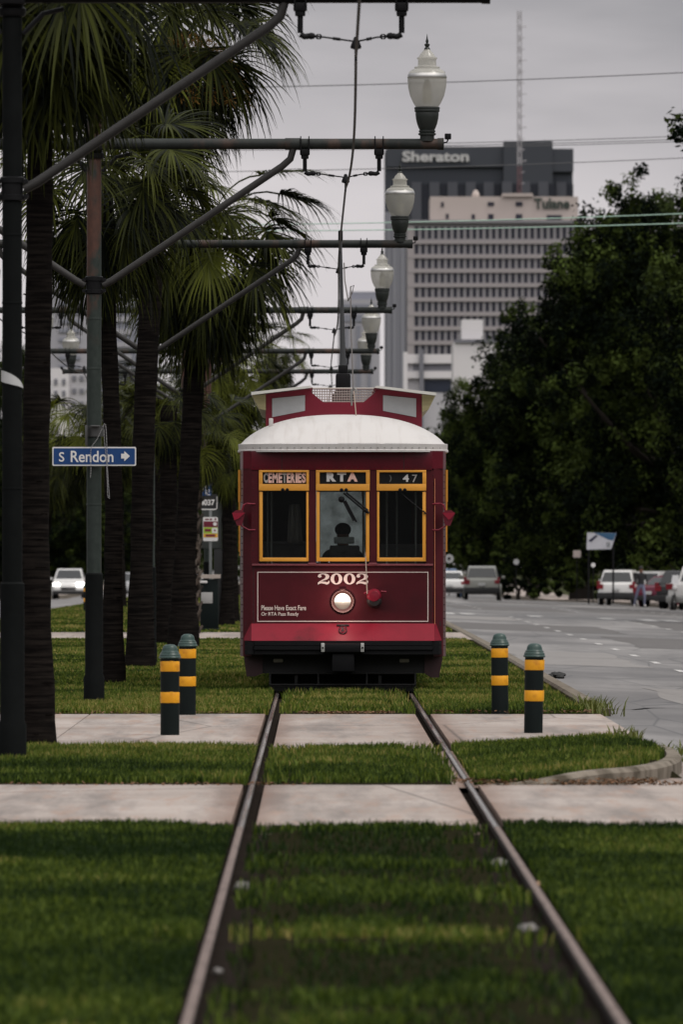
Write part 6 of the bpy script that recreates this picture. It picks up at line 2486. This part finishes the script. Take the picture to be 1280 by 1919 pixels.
build_car('red car showing between two palm trunks', REDP, 'suv', -9.6, 560, 0, 'cars on the left road')


def motorbike(x, y, rz, label):
    root = empty('motorcycle', (x, y, road_z(x, y)), R(rz))
    tag(root, label, 'motorcycle', 'motorcycles parked at the right kerb')
    for yy_ in (-0.7, 0.7):
        t = MB()
        k = 20
        t.tube([(0, yy_ + 0.27 * math.cos(2 * PI * i / k), 0.32 + 0.27 * math.sin(2 * PI * i / k)) for i in range(k + 1)], 0.055, 8, False)
        to = t.build('wheel', TYRE, root)
        h = MB()
        for i in range(8):
            a = PI * i / 4
            h.tube([(0, yy_, 0.32), (0, yy_ + 0.24 * math.cos(a), 0.32 + 0.24 * math.sin(a))], 0.008, 4)
        h.lathe([(0.05, -0.06), (0.05, 0.06)], (0, yy_, 0.32), 10, 'X')
        h.build('rim', RIM, to)
    f = MB()
    f.tube([(0, 0.7, 0.32), (0, 0.5, 0.75), (0, 0.40, 1.0)], 0.03, 8)
    f.tube([(0, -0.7, 0.32), (0, -0.2, 0.45), (0, 0.35, 0.45), (0, 0.48, 0.8)], 0.035, 8)
    f.bbox(-0.16, 0.16, -0.2, 0.3, 0.32, 0.66, 0.06)
    f.build('frame', BLKP, root)
    t = MB()
    t.ball((0, 0.18, 0.82), 0.2, 12, (0.75, 1.3, 0.7))
    t.build('fuel_tank', BLKP, root)
    s_ = MB()
    s_.bbox(-0.13, 0.13, -0.75, -0.02, 0.74, 0.84, 0.04)
    s_.build('saddle', BLACKR, root)
    hb = MB()
    hb.tube([(-0.38, 0.28, 1.08), (-0.1, 0.40, 1.02), (0.1, 0.40, 1.02), (0.38, 0.28, 1.08)], 0.018, 8)
    hb.build('handlebar', GREYM, root)
    w_ = MB()
    w_.add([(-0.16, 0.50, 1.0), (0.16, 0.50, 1.0), (0.13, 0.36, 1.42), (-0.13, 0.36, 1.42), (-0.16, 0.515, 1.0), (0.16, 0.515, 1.0), (0.13, 0.375, 1.42), (-0.13, 0.375, 1.42)],
           [(0, 1, 2, 3), (7, 6, 5, 4), (0, 4, 5, 1), (1, 5, 6, 2), (2, 6, 7, 3), (3, 7, 4, 0)])
    w_.build('windshield', MAT('milky_windshield', (0.55, 0.55, 0.56), 0.2), root)
    l_ = MB()
    l_.lathe([(0.10, 0), (0.09, 0.06), (0.0001, 0.09)], (0, 0.55, 0.90), 14, 'Y')
    l_.build('headlight', CLEARL, root)


motorbike(14.55, 366, 165, 'black motorcycle with pale windshield next to the person in jeans')
motorbike(15.25, 362, 160, 'second black motorcycle, closer to the white pickup')


def pedestrian():
    x, y = 14.0, 392.0
    z = road_z(x, y)
    J = [(0, 0, .95), (0, 0, 1.18), (0, 0, 1.42), (0, 0.0, 1.50), (0.0, 0.02, 1.58), (0, 0.02, 1.69),
         (-.19, 0, 1.40), (-.27, .03, 1.12), (-.22, .12, .90), (.19, 0, 1.40), (.27, .03, 1.12), (.20, .14, .92),
         (-.10, 0, .90), (-.13, .10, .50), (-.15, .02, .08), (-.16, .16, .05), (.10, 0, .90), (.16, -.12, .50), (.20, -.30, .10), (.20, -.18, .05)]
    E = [(0, 1), (1, 2), (2, 3), (3, 4), (4, 5), (2, 6), (6, 7), (7, 8), (2, 9), (9, 10), (10, 11), (0, 12), (12, 13), (13, 14), (14, 15), (0, 16), (16, 17), (17, 18), (18, 19)]
    Rr = [(.16, .11), (.14, .10), (.16, .10), .055, .085, .08, .06, .045, .03, .06, .045, .03, .085, .06, .04, .035, .085, .06, .04, .035]

    def reg(c):
        if c.z > 1.50: return 1
        if c.z < 0.11: return 3
        if c.z < 0.98: return 2 if abs(c.x) < 0.19 or c.z < 0.85 else 1
        return 0
    o = figure('person', J, E, Rr, reg, [DARKCL, SKINM, JEANS, SHOE])
    o.location = (x, y, z + 0.02)
    o.rotation_euler = (0, 0, R(200))
    tag(o, 'person in dark top and blue jeans walking beside the parked cars at the right', 'person')
    hb = MB()
    hb.ball((0, -0.0, 1.68), 0.102, 12, (0.95, 1.05, 0.95))
    hb.build('hair', HAIRM, o)


pedestrian()

# ------------------------------------------------------------------ signs and street furniture
SGREEN = MAT('sign_lime', (0.36, 0.52, 0.05), 0.5)
SORNG = MAT('sign_orange', (0.72, 0.38, 0.03), 0.5)
SMAR = MAT('sign_maroon', (0.15, 0.012, 0.03), 0.5)
SDARK = MAT('sign_black', (0.015, 0.015, 0.016), 0.5)
SS = 88.0


def rrect(x0, x1, z0, z1, r_, n=4):
    out = []
    for cx, cz, a0 in ((x1 - r_, z1 - r_, 0), (x0 + r_, z1 - r_, 90), (x0 + r_, z0 + r_, 180), (x1 - r_, z0 + r_, 270)):
        for k in range(n + 1):
            a = R(a0 + 90 * k / n)
            out.append((cx + r_ * math.cos(a), cz + r_ * math.sin(a)))
    return out


def bus_stop():
    o_ = W3(394, 992, SS)
    root = empty('bus_stop_sign', (o_.x, o_.y, -drop(o_.y)))
    tag(root, 'white streetcar stop sign with maroon, lime and orange bands on a grey post', 'sign')

    def X(x): return (x - 394) / SS
    def Z(y): return CAMH - (y - VY) / SS + drop(o_.y)
    p = MB()
    p.bbox(-0.03, 0.03, 0.01, 0.05, -0.1, Z(900), 0.008)
    p.build('post', MAT('galvanised_post', (0.20, 0.21, 0.21), 0.45, 0.4), root)
    b = MB()
    b.prism(rrect(X(380), X(408), Z(1014), Z(969), 0.03), -0.004, 0.004)
    b.build('panel', WHITE, root, smooth=False)
    for (m, y0, y1) in ((SMAR, 977, 988), (SGREEN, 988.4, 1000), (SORNG, 1000.4, 1007)):
        c = MB()
        c.box(X(381), X(407.5), -0.0075, -0.0042, Z(y1), Z(y0))
        c.build('colour_band', m, root, smooth=False)
    d = MB()
    d.lathe([(0.040, -0.012), (0.040, -0.008)], (X(402.5), 0, Z(982)), 16, 'Y')
    d.bbox(X(397), X(407), -0.0105, -0.0078, Z(999), Z(989.5), 0.002)
    d.build('route_mark', WHITE, root, smooth=False)
    t = MB()
    for x0, x1, y0, y1 in ((384, 391, 972, 974.5), (393, 396.5, 971.5, 975), (402, 405, 971.5, 975), (383, 396, 981, 982.2), (383.5, 395, 991, 996), (385, 403, 1001.5, 1005.5), (400.5, 404, 992.5, 995.5)):
        t.box(X(x0), X(x1), -0.0125, -0.008, Z(y1), Z(y0))
    t.build('small_print', SMAR, root, smooth=False)
    o2 = W3(392, 930, SS + 1)
    r2 = empty('route_sign', (o2.x, o2.y, o2.z))
    tag(r2, 'black sign with blurred white digits above the streetcar stop sign', 'sign')
    b = MB()
    b.prism(rrect(-18 / SS, 15 / SS, -25 / SS, 4 / SS, 0.03), -0.004, 0.004)
    b.build('panel', SDARK, r2, smooth=False)
    e = MB()
    e.tube([(-14 / SS, -0.01, -24.5 / SS), (11.5 / SS, -0.01, -24.5 / SS), (14 / SS, -0.01, -22 / SS), (14 / SS, -0.01, 0.0)], 0.012, 6)
    e.build('rim', WHITE, r2)
    vs_, fs = text_geo('4037', 27 / SS, 11 / SS, 0.03, 0.004)
    l_ = MB()
    l_.add([(v.x - 17 / SS, v.y - 0.005, v.z - 17 / SS) for v in vs_], fs)
    l_.build('lettering', WHITE, r2, smooth=False)
    o3 = W3(387, 925, SS + 2)
    r3 = empty('parking_sign', (o3.x, o3.y, o3.z))
    tag(r3, 'small blue sign with white symbol above the black sign, half hidden by fronds', 'sign')
    b = MB()
    b.prism(rrect(-12 / SS, 9 / SS, -4 / SS, 15 / SS, 0.02), -0.004, 0.004)
    b.build('panel', BLUE, r3, smooth=False)
    l_ = MB()
    for a in ((-3, 3, 11, 14), (-2, 1, -3, 9), (-2, 6, -3, -1), (-8, -5, 5, 9), (3, 5, 2, 8)):
        l_.box(a[0] / SS, a[1] / SS, -0.008, -0.004, a[2] / SS, a[3] / SS)
    l_.build('symbol', WHITE, r3, smooth=False)


bus_stop()


def litter_bin():
    s_ = 90.0
    o_ = W3(392, 1195, s_)
    root = empty('litter_bin', (o_.x, o_.y, -drop(o_.y)))
    tag(root, 'dark litter bin with pale lid beside the streetcar stop post', 'bin')
    b = MB()
    b.bbox(-0.19, 0.19, -0.2, 0.2, 0.0, 1.10, 0.03)
    b.bbox(-0.21, 0.21, -0.22, 0.22, 0.0, 0.08, 0.02)
    b.build('body', BOLM, root)
    l_ = MB()
    l_.prism([(-0.24, 1.12), (0.23, 1.12), (0.235, 1.20), (-0.14, 1.20)], -0.23, 0.23)
    l_.build('lid', MAT('pale_lid', (0.42, 0.36, 0.32), 0.6), root)
    t = MB()
    t.bbox(-0.22, -0.04, -0.28, -0.24, 1.02, 1.07, 0.015)
    t.build('handle', WHITE, root)
    n = MB()
    n.bbox(-0.17, 0.07, -0.212, -0.203, 0.60, 0.83, 0.003)
    n.build('notice', MAT('grey_notice', (0.40, 0.39, 0.38), 0.6), root)


litter_bin()


def shelter_panel():
    # grey kiosk panel behind the stop sign
    s_ = 84.0
    o_ = W3(405, 1180, s_)
    root = empty('notice_kiosk', (o_.x, o_.y, -drop(o_.y)))
    tag(root, 'tall grey-green kiosk panel behind the stop sign with dark base', 'kiosk')
    a = MB()
    a.bbox(-0.32, 0.12, 0, 0.10, 1.75, 2.75, 0.02)
    a.build('panel', MAT('grey_green_panel', (0.05, 0.055, 0.052), 0.5), root)
    b = MB()
    b.bbox(-0.05, 0.36, 0.02, 0.3, -0.05, 1.75, 0.02)
    b.build('base', SDARK, root)


shelter_panel()


def billboard():
    s_ = 43.0
    o_ = W3(1127, 1030, s_)
    zg = road_z(o_.x, o_.y) + 0.1
    root = empty('billboard', (o_.x, o_.y, zg))
    tag(root, 'white and blue banner board on two posts above the parked hatchback', 'billboard')

    def X(x): return (x - 1127) / s_
    def Z(y): return CAMH - (y - VY) / s_ - zg
    for x in (1104, 1150):
        p = MB()
        p.tube([(X(x), 0.04, 0), (X(x), 0.04, Z(1005))], 0.04, 8)
        p.build('post', BLACKM, root)
    b = MB()
    b.prism([(X(1100), Z(1030)), (X(1146), Z(1029)), (X(1156), Z(999)), (X(1101), Z(998))], -0.03, 0.03)
    b.build('board', MAT('banner_white', (0.48, 0.48, 0.52), 0.5), root, smooth=False)
    c = MB()
    c.prism([(X(1114), Z(998.5)), (X(1155.5), Z(999.3)), (X(1150), Z(1013)), (X(1140), Z(1011))], -0.036, -0.0305)
    c.build('blue_field', MAT('banner_blue', (0.035, 0.10, 0.19), 0.5), root, smooth=False)
    d = MB()
    d.prism([(X(1103), Z(1013)), (X(1118), Z(1002)), (X(1121), Z(1005)), (X(1108), Z(1016))], -0.036, -0.0305)
    d.build('dark_shape', MAT('banner_navy', (0.02, 0.02, 0.05), 0.5), root, smooth=False)
    e = MB()
    for k in range(4):
        e.box(X(1137), X(1144), -0.036, -0.0305, Z(1018 + k * 2.6), Z(1016.6 + k * 2.6))
    e.build('small_print', MAT('print_grey', (0.12, 0.14, 0.14), 0.5), root, smooth=False)


billboard()


def post_sign(name, label, x, y, s_, w_, h, mat, rnd_=False, cat='sign'):
    o_ = W3(x, y, s_)
    zg = road_z(o_.x, o_.y) + 0.1
    root = empty(name, (o_.x, o_.y, zg))
    tag(root, label, cat)
    p = MB()
    p.tube([(0, 0.03, 0), (0, 0.03, o_.z - zg + h / 2)], 0.025, 8)
    p.build('post', BLACKM, root)
    b = MB()
    if rnd_:
        b.lathe([(w_ / 2, -0.01), (w_ / 2, 0.01)], (0, 0, o_.z - zg), 24, 'Y')
    else:
        b.prism(rrect(-w_ / 2, w_ / 2, o_.z - zg - h / 2, o_.z - zg + h / 2, 0.04), -0.008, 0.008)
    b.build('panel', mat, root, smooth=False)
    return root


post_sign('traffic_sign', 'small cream square sign left of the billboard', 1082, 1038, 40, 0.36, 0.34, MAT('cream_sign', (0.42, 0.36, 0.33), 0.5))
post_sign('traffic_sign', 'small round white sign left of the hatchback', 1112.5, 1059, 42, 0.2, 0.2, WHITE, True)
ws = post_sign('traffic_sign', 'round grey sign with dark centre just right of the streetcar side', 842, 1047, 33, 0.5, 0.5, MAT('grey_disc', (0.40, 0.40, 0.40), 0.5), True)
mb = MB()
mb.lathe([(0.10, -0.02), (0.10, -0.011)], (0, 0, CAMH - (1047 - VY) / 33 - ws.location.z), 16, 'Y')
mb.build('centre', SDARK, ws)
post_sign('traffic_sign', 'small pale round sign beyond the silver car', 968, 1053, 31, 0.35, 0.5, MAT('grey_disc', (0.4, 0.4, 0.4), 0.5), True)


def cobra():
    s_ = 55.0
    o_ = W3(70, 1100, s_)
    y = FPX / s_
    zg = road_z(-9, y)
    root = empty('street_lamp', (o_.x, y, zg))
    tag(root, 'cobra head street lamp with pale lens left of the street name sign', 'street lamp')
    zt = CAMH - (884 - VY) / s_ - zg
    p = MB()
    p.tube([(0, 0, 0), (0, 0, zt - 0.2), (0.1, 0, zt)], [0.07, 0.05, 0.04], 10)
    p.tube([(0.05, 0, zt - 0.02), (0.3, 0, zt + 0.02), (0.55, 0, zt + 0.02)], 0.03, 8)
    p.build('post', BLACKM, root)
    h = MB()
    h.bbox(0.45, 0.85, -0.12, 0.12, zt - 0.03, zt + 0.08, 0.04)
    h.build('head', MAT('grey_lamp_head', (0.16, 0.16, 0.16), 0.4), root)
    l_ = MB()
    l_.ball((0.62, 0, zt - 0.05), 0.12, 12, (1.2, 1, 0.5))
    l_.build('lens', MAT('pale_lens', (0.65, 0.65, 0.64), 0.3), root)


cobra()

# white scrap wrapped on the nearest pole
mb = MB()
s_ = 232.0
rr = 0.087
n = 14
pts = []
for k in range(n + 1):
    a = R(-175 + 170 * k / n)
    zt = CAMH - (694 + 32 * (k / n) ** 2 - VY) / s_
    zb = CAMH - (714 + 14 * (k / n) - VY) / s_
    pts.append((rr * math.cos(a), rr * math.sin(a), zt))
    pts.append((rr * math.cos(a), rr * math.sin(a), min(zb, zt - 0.012)))
pts2 = [(p[0] * 1.03, p[1] * 1.03, p[2]) for p in pts]
m_ = len(pts)
fs = []
for k in range(n):
    fs.append((2 * k, 2 * k + 1, 2 * k + 3, 2 * k + 2))
    fs.append((m_ + 2 * k, m_ + 2 * k + 2, m_ + 2 * k + 3, m_ + 2 * k + 1))
    fs.append((2 * k, 2 * k + 2, m_ + 2 * k + 2, m_ + 2 * k))
    fs.append((2 * k + 1, m_ + 2 * k + 1, m_ + 2 * k + 3, 2 * k + 3))
fs += [(0, m_, m_ + 1, 1), (2 * n, 2 * n + 1, m_ + 2 * n + 1, m_ + 2 * n)]
mb.add(pts + pts2, fs)
o = mb.build('plastic_wrap', MAT('white_plastic', (0.55, 0.55, 0.55), 0.35))
o.location = (POLEX, FPX / s_, 0)
tag(o, 'white plastic scrap wrapped round the nearest pole at the left edge', 'plastic scrap')

# dark rag on the road, pale stones on the track bed, leaf litter, weeds
mb = MB()
rnd = random.Random(5)
cx, cy = 3.3, 124.5
for k in range(9):
    mb.ball((cx + rnd.uniform(-.08, .09), cy + rnd.uniform(-.3, .3), road_z(cx, cy) + rnd.uniform(0.02, 0.05)), rnd.uniform(0.03, 0.06), 8, (1.2, 1.8, 0.8))
tag(mb.build('rag', BLACKR), 'small black rag lying on the road right of the bollards', 'rag')
STONE = MAT('pale_stone', (0.15, 0.14, 0.132), 0.8, 0, 0.2, 8, 0.4, 30)
ST = [(935, 1603, 0.055, 'pale rounded stone inside the right rail, nearest the path'), (990, 1722, 0.05, 'flat pale stone inside the right rail, lower in the photo'),
      (1012, 1640, 0.035, 'brownish stone against the outside of the right rail'), (455, 1645, 0.05, 'grey stone inside the left rail'),
      (408, 1795, 0.022, 'small white stone inside the left rail, lower in the photo')]
for x, y, r_, lab in ST:
    s_ = (y - VY) / (CAMH - 0.03)
    mb = MB()
    bm = bmesh.new()
    bmesh.ops.create_icosphere(bm, subdivisions=3, radius=1.0)
    for v in bm.verts:
        v.co *= 1 + 0.28 * mnoise.noise(v.co * 1.3 + Vector((x, y, 0)))
    bm.verts.index_update()
    mb.add([Vector((v.co.x * r_, v.co.y * r_ * 2.2, v.co.z * r_ * 0.6)) for v in bm.verts], [tuple(v.index for v in f.verts) for f in bm.faces])
    bm.free()
    o = mb.build('stone', STONE if 'brown' not in lab else MAT('brown_stone', (0.28, 0.17, 0.10), 0.8, 0, 0.2, 8))
    o.location = ((x - VX) / s_, FPX / s_, -0.03 + r_ * 0.2)
    tag(o, lab, 'stone', 'stones lying on the track bed')


def litter(name, label, spots, n, size, cols, seed):
    g = random.Random(seed)
    V, F, T = [], [], []
    for k in range(n):
        x0, x1, y0, y1, z = spots[k % len(spots)]
        x, y = g.uniform(x0, x1), g.uniform(y0, y1)
        zz = (z if z is not None else soil_z(x, y)) + g.uniform(0, 0.02)
        a = g.random() * 6.28
        t1 = Vector((math.cos(a), math.sin(a), g.uniform(-.6, .6))) * size * g.uniform(.5, 1.3)
        t2 = Vector((-math.sin(a), math.cos(a), g.uniform(-.6, .6))) * size * 0.5
        c = Vector((x, y, zz))
        b = len(V)
        V += [c - t1, c + t2, c + t1, c - t2]
        F.append((b, b + 1, b + 2, b + 3))
        T += [g.random()] * 4
    o = np_mesh(name, np.array([tuple(v) for v in V]), np.array(F), leafmat(*cols), None, np.array(T))
    tag(o, label, 'leaf litter', kind='stuff')


litter('leaf_litter', 'dead brown leaves and twigs along the edges of the lawn', [(1.2, 2.85, 66.05, 66.6, 0.0), (1.2, 2.9, 94.3, 95.4, 0.02), (-6, -0.7, 94.3, 94.8, 0.01), (1.0, 2.5, 66.0, 66.9, 0.02), (-5, 0.0, 66.0, 66.3, 0.0), (-0.2, 0.8, 94.3, 94.7, 0.01)], 2600, 0.022,
       ('dead_leaves', (0.03, 0.02, 0.012), (0.22, 0.12, 0.07), 0.1, 0.8, 0.1), 9)


def weeds():
    V, F, T = [], [], []
    g = random.Random(31)
    for k in range(420):
        q = g.random()
        if q < 0.55:
            x, y, z, h = 2.9 + g.uniform(-.15, .35) * g.random(), g.uniform(94.6, 99), -0.03, g.uniform(0.06, 0.2)
        elif q < 0.8:
            x, y, z, h = g.uniform(2.95, 3.25), g.uniform(72, 79), -0.06, g.uniform(0.05, 0.16)
        else:
            x, y, z, h = 2.6 + g.uniform(-.1, .15), g.uniform(76.5, 78.5), 0.08, g.uniform(0.05, 0.14)
        a = g.random() * 6.28
        d = Vector((math.cos(a), math.sin(a), 0))
        s_ = Vector((-d.y, d.x, 0)) * 0.008
        p = Vector((x, y, z))
        b = len(V)
        m_ = p + d * h * 0.25 + Vector((0, 0, h * 0.65))
        t_ = p + d * h * 0.7 + Vector((0, 0, h))
        V += [p - s_, p + s_, m_ + s_, m_ - s_, t_]
        F += [(b, b + 1, b + 2), (b, b + 2, b + 3), (b + 3, b + 2, b + 4)]
        T += [g.uniform(0.2, 0.9)] * 5
    o = np_mesh('weeds', np.array([tuple(v) for v in V]), np.array(F), leafmat('weed_blades', (0.04, 0.06, 0.012), (0.16, 0.17, 0.05), 0.3, 0.6, 0.2), None, np.array(T))
    tag(o, 'tufts of weeds growing in the gutter at the island kerb', 'weeds', kind='stuff')


weeds()
